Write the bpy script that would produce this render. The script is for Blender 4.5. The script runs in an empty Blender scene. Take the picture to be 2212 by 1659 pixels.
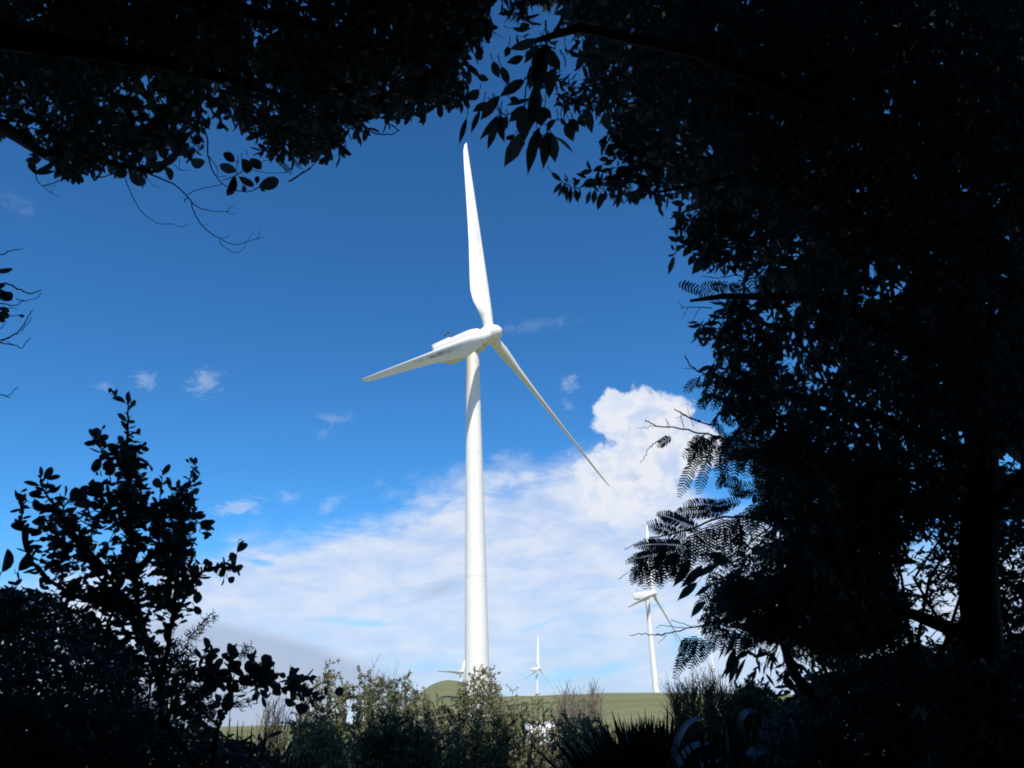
import bpy, math, random
import numpy as np
from mathutils import Matrix, Vector
rng = np.random.default_rng(7); random.seed(7)
C = bpy.context.scene.collection
sc = bpy.context.scene
R_ = math.radians

# ------------------------------------------------------------------ camera
FP, PITCH, ROLL = 1743.4, 0.4185, -0.0353          # focal length in units of a 2212 px wide picture
EYE = np.array([0, 0, 1.6])
cF = np.array([0, math.cos(PITCH), math.sin(PITCH)])
_U = np.array([0, -math.sin(PITCH), math.cos(PITCH)]); _R = np.array([1., 0, 0])
cR = math.cos(ROLL)*_R + math.sin(ROLL)*_U; cU = -math.sin(ROLL)*_R + math.cos(ROLL)*_U
cd = bpy.data.cameras.new('camera'); cam = bpy.data.objects.new('camera', cd); C.objects.link(cam)
cd.sensor_width = 36; cd.lens = 36*FP/2212; cd.clip_start = 0.05; cd.clip_end = 20000
m = Matrix.Identity(4)
for i in range(3):
    m[i][0], m[i][1], m[i][2], m[i][3] = cR[i], cU[i], -cF[i], EYE[i]
cam.matrix_world = m; sc.camera = cam

def ray(x, y):
    d = cF + cR*((x-1106)/FP) - cU*((y-829.5)/FP)
    return d/np.linalg.norm(d)
def at(x, y, d):                                     # the point seen there at depth d
    r = cF + cR*((x-1106)/FP) - cU*((y-829.5)/FP)
    return EYE + r*d
def at_h(x, y, D):                                   # same, at horizontal distance D
    r = ray(x, y); return EYE + r*(D/math.hypot(r[0], r[1]))
def azel(x, y):
    r = ray(x, y); return math.degrees(math.atan2(r[0], r[1])), math.degrees(math.asin(r[2]))
def px(P):
    q = np.atleast_2d(P)-EYE; d = np.maximum(q@cF, 1e-3)
    return np.stack([1106+FP*(q@cR)/d, 829.5-FP*(q@cU)/d], 1)

# ------------------------------------------------------------------ light, sky, exposure
SUN_AZ, SUN_EL = 176.0, 52.0
sd = bpy.data.lights.new('sun', 'SUN'); sun = bpy.data.objects.new('sun', sd); C.objects.link(sun)
sd.energy = 4.9; sd.angle = R_(0.53); sd.color = (1, 0.945, 0.87)
sv = Vector((math.sin(R_(SUN_AZ))*math.cos(R_(SUN_EL)), math.cos(R_(SUN_AZ))*math.cos(R_(SUN_EL)), math.sin(R_(SUN_EL))))
sun.rotation_euler = sv.to_track_quat('Z', 'Y').to_euler(); sun.location = sv*300
sc.view_settings.view_transform = 'Standard'; sc.view_settings.look = 'None'
sc.view_settings.exposure = 0; sc.view_settings.gamma = 1
sc.cycles.max_bounces = 6; sc.cycles.diffuse_bounces = 3; sc.cycles.glossy_bounces = 2
sc.cycles.use_denoising = True; sc.cycles.filter_width = 1.9

world = bpy.data.worlds.new('World'); sc.world = world; world.use_nodes = True
NT = world.node_tree; NT.nodes.clear()
class E:                                             # small expression helper over math nodes
    nt = None
    def __init__(s, sock): s.s = sock
    @staticmethod
    def op(o, *a, clamp=False):
        n = E.nt.nodes.new('ShaderNodeMath'); n.operation = o; n.use_clamp = clamp
        for i, v in enumerate(a):
            if isinstance(v, E): E.nt.links.new(v.s, n.inputs[i])
            else: n.inputs[i].default_value = v
        return E(n.outputs[0])
    def __add__(s, o): return E.op('ADD', s, o)
    __radd__ = __add__
    def __sub__(s, o): return E.op('SUBTRACT', s, o)
    def __rsub__(s, o): return E.op('SUBTRACT', o, s)
    def __mul__(s, o): return E.op('MULTIPLY', s, o)
    __rmul__ = __mul__
    def __truediv__(s, o): return E.op('DIVIDE', s, o)
def smooth(v, a, b):
    n = E.nt.nodes.new('ShaderNodeMapRange'); n.interpolation_type = 'SMOOTHSTEP'
    E.nt.links.new(v.s, n.inputs[0]); n.inputs[1].default_value = a; n.inputs[2].default_value = b
    return E(n.outputs[0])
def noise(vec, scale, detail=6, rough=0.55, dist=0.0, loc=(0, 0, 0), stretch=(1, 1, 1), rotz=0):
    mp = E.nt.nodes.new('ShaderNodeMapping'); mp.inputs['Location'].default_value = loc
    mp.inputs['Scale'].default_value = stretch; mp.inputs['Rotation'].default_value = (0, 0, rotz)
    E.nt.links.new(vec, mp.inputs[0])
    n = E.nt.nodes.new('ShaderNodeTexNoise'); n.inputs['Scale'].default_value = scale
    n.inputs['Detail'].default_value = detail; n.inputs['Roughness'].default_value = rough
    n.inputs['Distortion'].default_value = dist
    E.nt.links.new(mp.outputs[0], n.inputs['Vector']); return E(n.outputs[0])
def mixc(f, a, b):
    n = E.nt.nodes.new('ShaderNodeMix'); n.data_type = 'RGBA'
    E.nt.links.new(f.s, n.inputs[0])
    for v, i in ((a, 6), (b, 7)):
        if isinstance(v, tuple): n.inputs[i].default_value = (*v, 1)
        else: E.nt.links.new(v, n.inputs[i])
    return n.outputs[2]
E.nt = NT
tc = NT.nodes.new('ShaderNodeTexCoord'); sep = NT.nodes.new('ShaderNodeSeparateXYZ')
NT.links.new(tc.outputs['Generated'], sep.inputs[0])
dx, dy, dz = (E(sep.outputs[i]) for i in range(3))
AZ = E.op('ARCTAN2', dx, dy)*57.2958; EL = E.op('ARCSINE', dz)*57.2958
cmb = NT.nodes.new('ShaderNodeCombineXYZ')
for v, i in ((AZ, 0), (EL, 1)): NT.links.new(v.s, cmb.inputs[i])
VEC = cmb.outputs[0]
sky = NT.nodes.new('ShaderNodeTexSky'); sky.sky_type = 'NISHITA'; sky.sun_disc = False
sky.sun_elevation = R_(SUN_EL); sky.sun_rotation = R_(SUN_AZ)
sky.air_density = 1.0; sky.dust_density = 0.25; sky.ozone_density = 2.2; sky.altitude = 400
tn = NT.nodes.new('ShaderNodeMix'); tn.data_type = 'RGBA'; tn.blend_type = 'MULTIPLY'; tn.inputs[0].default_value = 1
tn.inputs[7].default_value = (0.375, .865, 1.08, 1); 
gm = NT.nodes.new('ShaderNodeGamma'); gm.inputs[1].default_value = 1.3
NT.links.new(sky.outputs[0], gm.inputs[0]); NT.links.new(gm.outputs[0], tn.inputs[6]); SKY = tn.outputs[2]
SKY = mixc(smooth(EL, 15, 1)*.8, SKY, (3.4, 5.2, 8.0))
# the cloud bank's upper edge, elevation against azimuth
edge = [(-60, 980, 0), (60, 1275, 0), (250, 1235, 0), (430, 1205, 0), (530, 1165, 0), (700, 1148, 0), (850, 1105, 0), (930, 1080, 0), (1010, 1030, 0), (1150, 1010, 0), (1250, 985, 0), (1330, 960, 0), (1450, 985, 0), (1540, 1080, 0), (1700, 1120, 0), (2000, 1160, 0), (2300, 1180, 0)]
fc = NT.nodes.new('ShaderNodeFloatCurve'); cv = fc.mapping.curves[0]; fc.mapping.use_clip = False
pts = sorted((azel(x, y)[0], azel(x, y)[1]) for x, y, _ in edge[1:])
A0, A1 = -50.0, 50.0
cp = [((a-A0)/(A1-A0), e/50) for a, e in pts]
cv.points[0].location = (0, cp[0][1]); cv.points[1].location = (1, cp[-1][1])
for a, e in cp: cv.points.new(a, e)
fc.mapping.update()
NT.links.new(((AZ-A0)/(A1-A0)).s, fc.inputs['Value'])
EB = E(fc.outputs[0])*50
n1 = noise(VEC, 0.16, 9, 0.6, 0.4, (3, 1, 0), (1, 2.2, 1), 0.12)
n2 = noise(VEC, 0.45, 8, 0.62, 0.2, (11, 5, 0), (1, 1.5, 1), 0.2)
n4 = noise(VEC, 0.30, 9, 0.6, 0.6, (21, 4, 0), (.55, 2.6, 1), 0.10)
n3 = noise(VEC, 0.07, 5, 0.55, 0.3, (7, 2, 0), (1, 2.6, 1), -0.1)
bank = smooth(EB - EL + (n1-0.5)*4.5 + (n2-0.5)*1.6 + (n4-0.5)*2, -1.0, 2.0)
def ell(x, y, rx, ry, rot=0):                        # 1 at the centre, 0 on the rim; radii in picture units
    a, e = azel(x, y); k = 57.3/FP*0.92
    u, v = AZ-a, EL-e; c, s = math.cos(rot), math.sin(rot)
    p = (u*c+v*s)/(rx*k); q = (v*c-u*s)/(ry*k)
    return 1.0 - E.op('SQRT', p*p+q*q)
def mx(a, b): return E.op('MAXIMUM', a, b)
puff = noise(VEC, 0.62, 10, 0.62, 0.25, (2, 9, 0))
cum = ell(1375, 905, 110, 80)
for t in ((1330, 880, 62, 46), (1440, 900, 85, 60), (1500, 960, 70, 60), (1420, 985, 160, 80), (1350, 1040, 150, 110)): cum = mx(cum, ell(*t))
cumd = smooth(cum + (puff-0.5)*1.15, 0.0, 0.22)
# blue openings in the bank
gap = None
for t in ((830, 1347, 170, 13, -0.03), (930, 1440, 130, 24, 0.02), (1190, 1470, 150, 36, 0.05), (1390, 1320, 60, 15, .2), (1480, 1400, 60, 60, 0), (1090, 1500, 90, 20, 0.1),
          (560, 1215, 60, 14, -0.2), (1560, 1075, 75, 70, 0.2), (1990, 1190, 110, 90, 0), (1330, 1440, 160, 18, .25), (700, 1490, 90, 10, .1), (960,1090,60,14,.5), (1180,1345,70,10,.3)):
    g = ell(*t); gap = g if gap is None else mx(gap, g)
gapm = smooth(gap*0.55 + (n4-0.5)*2.4 + (n2-0.5)*0.5, 0.02, 0.75)
thin = smooth(n1*.5 + n4*.5 + (n2-0.5)*0.2, 0.34, 0.60)*0.17 + 0.80
low = smooth(EL, 3.0, 14.0)*0.16 + 0.84
dens = bank*thin*low
dens = dens*(1.0 - gapm*0.86)
veil = smooth(ell(1080, 1035, 290, 60, 0.14) + (n2-0.5)*1.6, 0.0, 0.8)*0.35
dens = mx(mx(dens, cumd*0.985), veil)
# little wisps up in the blue
wf = noise(VEC, 0.8, 9, 0.7, 0.9, (5, 5, 0), (1, 1.8, 1), 0.5)
w = None
for x, y, rx, ry, rot, st in ((445, 825, 34, 20, .5, 1.), (315, 820, 24, 16, .6, .8), (222, 836, 20, 8, .1, .7), (1230, 826, 22, 17, .8, 1.), (1226, 873, 16, 12, .5, .55),
        (520, 1093, 46, 14, .16, 1.3), (625, 1076, 24, 12, -.4, .75), (712, 1092, 30, 12, .5, .75), (722, 902, 34, 12, .05, .5), (40, 440, 40, 14, -.4, .2), (820, 1045, 14, 9, 0, .5), (700,935,24,9,.5,.4), (1150, 705, 100, 12, 0.08, .30)):
    g = smooth(ell(x, y, rx*1.6, ry*1.9, rot) + (wf-0.5)*3.0, 0.1, 1.1)*st
    w = g if w is None else mx(w, g)
dens = mx(dens, w*0.33)
# colour of the clouds: thick sunlit parts, bluish thin parts, grey bases
lum = smooth(n2*0.2 + n1*0.5 + n4*.3, 0.36, 0.64)
ccol = mixc(lum, (5.6, 6.7, 8.9), (7.7, 8.25, 9.4))
ccol = mixc(smooth(cum + (puff-0.5)*1.6, 0.0, 0.6)*smooth(puff + (n2-.5)*.6, .38, .56), ccol, (8.3, 8.5, 9.2))
gry = mx(ell(600, 1430, 330, 62, -0.26), mx(ell(420, 1560, 300, 110, 0), ell(950, 1275, 70, 22, 0.3)*0.28))
ccol = mixc(smooth(gry + (n2-0.5)*0.35, -0.1, 0.45)*0.85, ccol, (4.1, 4.9, 6.5))
dens = mx(dens, smooth(gry + (n2-0.5)*0.3, 0.02, 0.2)*0.93)
final = mixc(dens, SKY, ccol)
bg = NT.nodes.new('ShaderNodeBackground'); bg.inputs['Strength'].default_value = 0.1
NT.links.new(final, bg.inputs[0])
wo = NT.nodes.new('ShaderNodeOutputWorld'); NT.links.new(bg.outputs[0], wo.inputs[0])

# ------------------------------------------------------------------ helpers
def tag(o, label=None, cat=None, group=None, kind=None):
    for k, v in (('label', label), ('category', cat), ('group', group), ('kind', kind)):
        if v: o[k] = v
    return o
def empty(name, loc, label=None, cat=None, group=None):
    o = bpy.data.objects.new(name, None); C.objects.link(o); o.location = tuple(loc); o.empty_display_size = .3
    return tag(o, label, cat, group)
class Mesh:
    """collects vertex and face arrays, builds ONE mesh object"""
    def __init__(s): s.v = []; s.f = {3: [], 4: []}; s.n = 0
    def add(s, v, faces):
        v = np.asarray(v, float).reshape(-1, 3)
        for k, fa in faces.items():
            if len(fa): s.f[k].append(np.asarray(fa, np.int64).reshape(-1, k)+s.n)
        s.v.append(v); s.n += len(v)
    def build(s, name, mat, parent=None, smooth_=True, org=None):
        me = bpy.data.meshes.new(name)
        if s.n == 0: s.add([(0, 0, 0), (0, 0, .01), (0, .01, 0)], {3: [(0, 1, 2)]})
        V = np.concatenate(s.v)
        if org is None: org = np.array(parent.location) if parent is not None else np.zeros(3)
        V = V-np.asarray(org)
        t = np.concatenate(s.f[3]) if s.f[3] else np.zeros((0, 3), np.int64)
        q = np.concatenate(s.f[4]) if s.f[4] else np.zeros((0, 4), np.int64)
        me.vertices.add(len(V)); me.vertices.foreach_set('co', V.ravel())
        me.loops.add(3*len(t)+4*len(q)); me.loops.foreach_set('vertex_index', np.concatenate([t.ravel(), q.ravel()]))
        me.polygons.add(len(t)+len(q))
        ls = np.concatenate([np.arange(len(t))*3, 3*len(t)+np.arange(len(q))*4])
        me.polygons.foreach_set('loop_start', ls)
        me.polygons.foreach_set('use_smooth', np.full(len(ls), smooth_))
        me.update(calc_edges=True); me.validate()
        if mat: me.materials.append(mat)
        o = bpy.data.objects.new(name, me); C.objects.link(o)
        if parent is not None: o.parent = parent
        else: o.location = tuple(org)
        return o
    def tube(s, pts, radii, sides=6, cap=True):
        P = np.asarray(pts, float); n = len(P); r = np.broadcast_to(radii, (n,))
        T = np.gradient(P, axis=0); T /= np.linalg.norm(T, axis=1)[:, None]+1e-9
        ref = np.array([0, 0, 1.]) if abs(T[:, 2]).mean() < .8 else np.array([1., 0, 0])
        A = np.cross(T, ref); A /= np.linalg.norm(A, axis=1)[:, None]+1e-9; B = np.cross(T, A)
        an = np.arange(sides)*2*np.pi/sides
        V = P[:, None]+r[:, None, None]*(np.cos(an)[None, :, None]*A[:, None]+np.sin(an)[None, :, None]*B[:, None])
        i = np.arange(n-1)[:, None]*sides; j = np.arange(sides)[None]; k = (j+1) % sides
        q = np.stack([i+j, i+k, i+sides+k, i+sides+j], -1).reshape(-1, 4)
        V = V.reshape(-1, 3); t = []
        if cap:
            V = np.vstack([V, P[:1], P[-1:]]); a, b = n*sides, n*sides+1
            for u in range(sides):
                w2 = (u+1) % sides; t += [(a, w2, u), (b, (n-1)*sides+u, (n-1)*sides+w2)]
        s.add(V, {4: q, 3: t})
    def box(s, lo, hi, M=None):
        x0, y0, z0 = lo; x1, y1, z1 = hi
        V = np.array([(x, y, z) for x in (x0, x1) for y in (y0, y1) for z in (z0, z1)], float)
        if M is not None: V = np.array([list(M@Vector(v)) for v in V])
        s.add(V, {4: [(0, 1, 3, 2), (4, 6, 7, 5), (0, 4, 5, 1), (2, 3, 7, 6), (0, 2, 6, 4), (1, 5, 7, 3)]})
def unit(v): v = np.asarray(v, float); return v/(np.linalg.norm(v, axis=-1, keepdims=True)+1e-12)

# leaf templates: x along the leaf (0..1), y across (half width 1), z fold
def tmpl(st, ws, lite=False):
    if lite:
        v = [(0, 0, 0)]; 
        for x, w_ in zip(st, ws): v += [(x, w_, 0), (x, -w_, 0)]
        v.append((1, 0, 0)); n = len(st); t = [(0, 1, 2), (2*n-1, 2*n+1, 2*n)]
        q = [(2*i+1, 2*i+3, 2*i+4, 2*i+2) for i in range(n-1)]
        return np.array(v, float), q, t
    v = [(0, 0, 0)]
    for x, w_ in zip(st, ws): v += [(x, w_, -.25*w_), (x, 0, 0), (x, -w_, -.25*w_)]
    v.append((1, 0, 0)); n = len(st); e = 3*n+1
    t = [(0, 1, 2), (0, 2, 3), (3*n-2, e, 3*n-1), (3*n-1, e, 3*n)]; q = []
    for i in range(n-1):
        a = 3*i+1; q += [(a, a+3, a+4, a+1), (a+1, a+4, a+5, a+2)]
    return np.array(v, float), q, t
T_LANCE = tmpl([.1, .3, .55, .75, .9], [.5, .95, 1., .62, .2])
T_BROAD = tmpl([.1, .3, .55, .78, .93], [.42, .85, 1., .82, .42])
T_LITE = tmpl([.3, .7], [.95, .8], True)
T_OBL = tmpl([.12, .8], [.85, .8], True)
class Leaves:
    def __init__(s, T): s.T = T; s.a = []
    def add(s, p, d, nrm, ln, wd, curl=0.1):
        p = np.atleast_2d(p); n = len(p)
        s.a.append(np.hstack([p, np.broadcast_to(unit(d), (n, 3)), np.broadcast_to(nrm, (n, 3)),
                              np.broadcast_to(np.reshape(ln, (-1, 1)), (n, 1)), np.broadcast_to(np.reshape(wd, (-1, 1)), (n, 1)),
                              np.broadcast_to(np.reshape(curl, (-1, 1)), (n, 1))]))
    def into(s, M):
        if not s.a: return
        A = np.vstack(s.a); V, q, t = s.T; n = len(A)
        d = A[:, 3:6]; nn = A[:, 6:9]; y = unit(np.cross(nn, d)); z = np.cross(d, y)
        ln, wd, cu = A[:, 9:10], A[:, 10:11], A[:, 11:12]
        X = V[None, :, 0]*ln; Y = V[None, :, 1]*wd*.5; Z = V[None, :, 2]*wd-cu*ln*V[None, :, 0]**2
        P = A[:, None, :3]+X[..., None]*d[:, None]+Y[..., None]*y[:, None]+Z[..., None]*z[:, None]
        off = (np.arange(n)*len(V))[:, None, None]
        M.add(P.reshape(-1, 3), {4: (np.array(q)[None]+off).reshape(-1, 4), 3: (np.array(t)[None]+off).reshape(-1, 3)})

# ------------------------------------------------------------------ materials
def mat(name, col, rough=.6, col2=None, nscale=3, spec=.5, island=0.0, transl=0.0, bump=0, detail=5):
    m_ = bpy.data.materials.new(name); m_.use_nodes = True; nt = m_.node_tree; b = nt.nodes['Principled BSDF']
    b.inputs['Roughness'].default_value = rough; b.inputs['Specular IOR Level'].default_value = spec
    E.nt = nt; tcn = nt.nodes.new('ShaderNodeTexCoord')
    nz = noise(tcn.outputs['Object'], nscale, detail)
    c = mixc(smooth(nz, .35, .65), col, col2 or tuple(x*.75 for x in col))
    if island:
        g = nt.nodes.new('ShaderNodeNewGeometry'); h = nt.nodes.new('ShaderNodeHueSaturation')
        v = E(g.outputs['Random Per Island'])
        nt.links.new((v*(2*island)+(1-island)).s, h.inputs['Value']); nt.links.new((v*.05+.475).s, h.inputs['Hue'])
        nt.links.new(c, h.inputs['Color']); c = h.outputs[0]
    nt.links.new(c, b.inputs['Base Color'])
    if bump:
        bm = nt.nodes.new('ShaderNodeBump'); bm.inputs['Strength'].default_value = bump; nt.links.new(nz.s, bm.inputs['Height'])
        nt.links.new(bm.outputs[0], b.inputs['Normal'])
    if transl:
        tr = nt.nodes.new('ShaderNodeBsdfTranslucent'); nt.links.new(c, tr.inputs[0]); mx_ = nt.nodes.new('ShaderNodeMixShader')
        mx_.inputs[0].default_value = transl; nt.links.new(b.outputs[0], mx_.inputs[1]); nt.links.new(tr.outputs[0], mx_.inputs[2])
        nt.links.new(mx_.outputs[0], nt.nodes['Material Output'].inputs[0])
    return m_
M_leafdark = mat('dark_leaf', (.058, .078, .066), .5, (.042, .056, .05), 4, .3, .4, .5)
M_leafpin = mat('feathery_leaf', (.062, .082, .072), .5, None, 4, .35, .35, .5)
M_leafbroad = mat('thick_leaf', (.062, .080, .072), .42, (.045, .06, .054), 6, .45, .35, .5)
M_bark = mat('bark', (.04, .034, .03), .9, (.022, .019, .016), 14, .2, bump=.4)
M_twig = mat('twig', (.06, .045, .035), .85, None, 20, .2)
M_olive = mat('olive_leaf', (.27, .27, .125), .6, (.19, .195, .09), 5, .3, .5, .25)
M_olive2 = mat('grey_green_leaf', (.205, .23, .115), .6, (.14, .16, .08), 5, .3, .5, .2)
M_grey = mat('grey_twig', (.24, .20, .165), .85, (.16, .13, .105), 8, .2, .4)
M_brown = mat('dry_brown_stem', (.27, .205, .14), .85, (.18, .13, .09), 8, .2, .4)
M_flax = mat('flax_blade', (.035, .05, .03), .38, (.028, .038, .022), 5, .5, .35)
M_flaxsheen = mat('pale_sheen_flax_blade', (.38, .41, .46), .35, (.24, .27, .30), 9, .6, .15)  # pale dead blades, with a bluish sky sheen put into the colour
M_pod = mat('dead_frond', (.05, .032, .025), .8, None, 12, .2, .3)

def paint(name, kind):
    m_ = bpy.data.materials.new(name); m_.use_nodes = True; nt = m_.node_tree; b = nt.nodes['Principled BSDF']
    E.nt = nt; tcn = nt.nodes.new('ShaderNodeTexCoord'); ob = tcn.outputs['Object']
    sp = nt.nodes.new('ShaderNodeSeparateXYZ'); nt.links.new(ob, sp.inputs[0]); x, y, z = (E(sp.outputs[i]) for i in range(3))
    base = mixc(smooth(noise(ob, .6, 5), .35, .7), (.86, .825, .76), (.81, .785, .73))
    if kind == 'tower':                              # oil stain below the nacelle, faint section joints
        st = smooth(z, 46, 60)*smooth(noise(ob, 1.2, 5, .6, 0, (0, 0, 0), (1, 1, .08)), .28, .52)
        side = smooth(x*-0.85+y*-.5, -.1, 1.1)
        base = mixc(st*(side*.85+.15)*1.0, base, (.60, .43, .27))
        for zz in (21.5, 43.0):
            j = smooth(E.op('ABSOLUTE', z-zz), .10, .02); base = mixc(j*.14, base, (.45, .45, .44))
    if kind.startswith('blade'):                              # dirt smeared along the middle of the blade
        s_ = smooth(noise(ob, 1.0, 8, .7, 0, (0, 0, 0), (1.6, 1.6, .16)), .42, .56)
        mid = smooth(z, 12, 18)*smooth(z, 34, 25)*smooth(E.op('ABSOLUTE', x-.05), .62, .1)
        base = mixc(s_*mid*(1.0 if kind == 'blade' else .3), base, (.14, .15, .16))
    nt.links.new(base, b.inputs['Base Color']); b.inputs['Roughness'].default_value = .42
    b.inputs['Specular IOR Level'].default_value = .4
    return m_
M_grimy = paint('grimy_gelcoat', 'blade')
for n_ in M_grimy.node_tree.nodes:
    pass
M_tower, M_blade, M_nac = paint('tower_paint', 'tower'), paint('blade_gelcoat', 'blade_light'), paint('nacelle_paint', 'nacelle')
M_dark = mat('dark_metal', (.07, .07, .075), .5)
M_conc = mat('concrete', (.35, .34, .32), .9, None, 4)

# ------------------------------------------------------------------ ground and hill
ridge_px = [(-300, 1640), (0, 1625), (300, 1610), (600, 1598), (760, 1582), (840, 1560), (885, 1532), (905, 1515), (925, 1501), (945, 1492), (965, 1488), (990, 1490),
            (1010, 1498), (1035, 1509), (1080, 1520), (1162, 1518), (1250, 1514.5), (1330, 1512), (1450, 1511), (1700, 1515), (2000, 1505), (2500, 1500)]
ra = np.array([azel(*p) for p in ridge_px]); RR = 440.0
T1 = np.array([134.65*math.sin(-.0527), 134.65*math.cos(-.0527), 5.26])
def hub_base(x, y, D, over=3.83, yaw=2.1156):
    P = at_h(x, y, D); a = np.array([math.sin(yaw)*math.cos(.1047), math.cos(yaw)*math.cos(.1047), math.sin(.1047)])
    return P-a*over-np.array([0, 0, 65.0])
TB = [(T1, 2.1156, .0496), (hub_base(1410.2, 1281.7, 486), 2.1156, -.23), (hub_base(1164, 1443.5, 1150), 2.1156, -.17),
      (hub_base(998.9, 1450.7, 1120, yaw=2.35), 2.35, -.50), (hub_base(1541.5, 1442.8, 2050), 2.1156, -.2)]
VAN = at_h(1172, 1627, 58)
def hgt(x, y):
    x = np.asarray(x, float); y = np.asarray(y, float); r = np.hypot(x, y); az = np.degrees(np.arctan2(x, y))
    e = np.interp(az, ra[:, 0], ra[:, 1], left=ra[0, 1], right=ra[-1, 1])
    zr = EYE[2]+RR*np.tan(np.radians(e))
    near = np.interp(r, [0, 12, 58, 134.65, 200], [0, .15, VAN[2], 5.26, 8.2])
    t = np.clip((r-134.65)/(RR-134.65), 0, 1); up = near*(1-t)+zr*(t**.8)*1.0
    up = np.where(r < 134.65, near, near*(1-t)*(1-t**3)+zr*np.sin(t*np.pi/2)**1.15*1.0)
    up = np.where(r < 134.65, near, 5.26+(zr-5.26)*(t*(1.75-.75*t**2.2)/1.0 if False else np.sin(t*np.pi/2)))
    far = EYE[2]+r*math.tan(R_(1.15)); u = np.clip((r-RR)/90, 0, 1); u = u*u*(3-2*u)
    far = np.minimum(far, np.maximum(zr-14+.0*r, 0)+(r-RR)*.0155)
    z = np.where(r <= RR, up, zr*(1-u)+far*u)
    for (b, _, _) in TB[1:]:
        g = np.exp(-(((x-b[0])**2+(y-b[1])**2)/(60.0**2))); zb = b[2]; z = z*(1-g)+zb*g if True else z
    # keep everything beyond the ridge below the ridge line
    lim = EYE[2]+r*np.tan(np.radians(e-.02)); z = np.where(r > RR+20, np.minimum(z, np.maximum(lim, z*0-50)), z)
    return z
def sheet(name, r0, r1, nr, na, mt, az0=-180, az1=180):
    rr = r0+(r1-r0)*(np.linspace(0, 1, nr)**1.8); aa = np.radians(np.linspace(az0, az1, na))
    Rg, Ag = np.meshgrid(rr, aa, indexing='ij'); X = Rg*np.sin(Ag); Y = Rg*np.cos(Ag)
    Z = hgt(X, Y); amp = np.clip(Rg/300, 0, 1)*.5
    Z = Z+amp*(np.sin(X*.11+1)*np.cos(Y*.09)+.5*np.sin(X*.31)*np.sin(Y*.27+2))*.5
    M = Mesh(); i = np.arange(nr-1)[:, None]*na; j = np.arange(na-1)[None]
    q = np.stack([i+j, i+na+j, i+na+j+1, i+j+1], -1).reshape(-1, 4)
    M.add(np.stack([X, Y, Z], -1), {4: q}); o = M.build(name, mt)
    return tag(o, kind='structure')
M_grass = mat('hill_grass', (.175, .18, .075), .9, (.235, .215, .11), .05, .1, detail=12)
nt = M_grass.node_tree; E.nt = nt; tcn = nt.nodes.new('ShaderNodeTexCoord')
b = nt.nodes['Principled BSDF']; old = b.inputs['Base Color'].links[0].from_socket
k1 = smooth(noise(tcn.outputs['Object'], .35, 10, .8), .40, .62)*.8
c1 = mixc(k1, old, (.115, .135, .055)); k2 = smooth(noise(tcn.outputs['Object'], .22, 6, .7, .5), .55, .72)*.55
nt.links.new(mixc(k2, c1, (.22, .19, .11)), b.inputs['Base Color'])
M_soil = mat('leaf_litter', (.05, .04, .028), .95, (.025, .022, .016), 6, .1, bump=.5)
sheet('ground', 0.0, 40, 40, 180, M_soil)
sheet('hill', 40, 9000, 170, 900, M_grass)

# ------------------------------------------------------------------ wind turbines
def blade_mesh():
    M = Mesh(); ns = 44; nc = 36
    rs = np.concatenate([np.linspace(1.3, 3, 4), np.linspace(3.6, 14, 14), np.linspace(15.2, 43, 22), [43.8, 44.4, 44.8, 45.0]]); ns = len(rs)
    ch = np.interp(rs, [1.3, 2.2, 3.5, 5, 7, 9, 11, 14, 20, 27, 34, 40, 43, 44.4, 45], [1.9, 1.9, 2.1, 2.75, 3.5, 3.75, 3.65, 3.3, 2.65, 2.1, 1.6, 1.2, .9, .55, .1])
    tw = np.radians(np.interp(rs, [0, 9, 20, 45], [14, 11, 5, 0]))
    th = np.interp(rs, [1.3, 2.5, 5, 9, 15, 30, 45], [1.0, .95, .62, .36, .26, .19, .15])
    an = np.arange(nc)*2*np.pi/nc
    V = []
    for r, c, t, h_ in zip(rs, ch, tw, th):
        rd = np.clip((r-1.8)/5.2, 0, 1); rd = rd*rd*(3-2*rd)
        xx = .5-.5*np.cos(an)                                   # 0 leading edge, 1 trailing edge
        af = h_*c*(1.48*np.sqrt(np.maximum(xx, 0))-.63*xx-1.76*xx**2+1.42*xx**3-.51*xx**4)/1.0*np.sign(np.sin(an))*1.0
        cir = .5*c*np.sin(an); X = xx*c; Yv = cir*(1-rd)+af*rd
        # straight leading edge: place it a fixed amount ahead of the span axis
        lead = .95 if True else .3*c
        x0 = X-lead*np.interp(r, [0, 10, 45], [1, 1.05, .28])
        xr = x0*np.cos(t)-Yv*np.sin(t); yr = x0*np.sin(t)+Yv*np.cos(t)
        V.append(np.stack([xr, yr, np.full(nc, r)], 1))
    V = np.concatenate(V); i = np.arange(ns-1)[:, None]*nc; j = np.arange(nc)[None]; k = (j+1) % nc
    q = np.stack([i+j, i+k, i+nc+k, i+nc+j], -1).reshape(-1, 4)
    tip = len(V); V = np.vstack([V, [[0, 0, 45.05]]]); V[-1, :2] = V[-1-nc:-1, :2].mean(0)
    t = [(tip, (ns-1)*nc+u, (ns-1)*nc+(u+1) % nc) for u in range(nc)]
    M.add(V, {4: q, 3: t}); return M
def loft(M, secs, close=True):
    """secs: list of (n,3) rings"""
    n = len(secs[0]); V = np.concatenate(secs); k_ = len(secs)
    i = np.arange(k_-1)[:, None]*n; j = np.arange(n)[None]; k = (j+1) % n
    q = np.stack([i+j, i+k, i+n+k, i+n+j], -1).reshape(-1, 4)
    c0, c1 = len(V), len(V)+1; V = np.vstack([V, secs[0].mean(0), secs[-1].mean(0)])
    t = [(c0, (u+1) % n, u) for u in range(n)]+[(c1, (k_-1)*n+u, (k_-1)*n+(u+1) % n) for u in range(n)]
    M.add(V, {4: q, 3: t})
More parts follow.
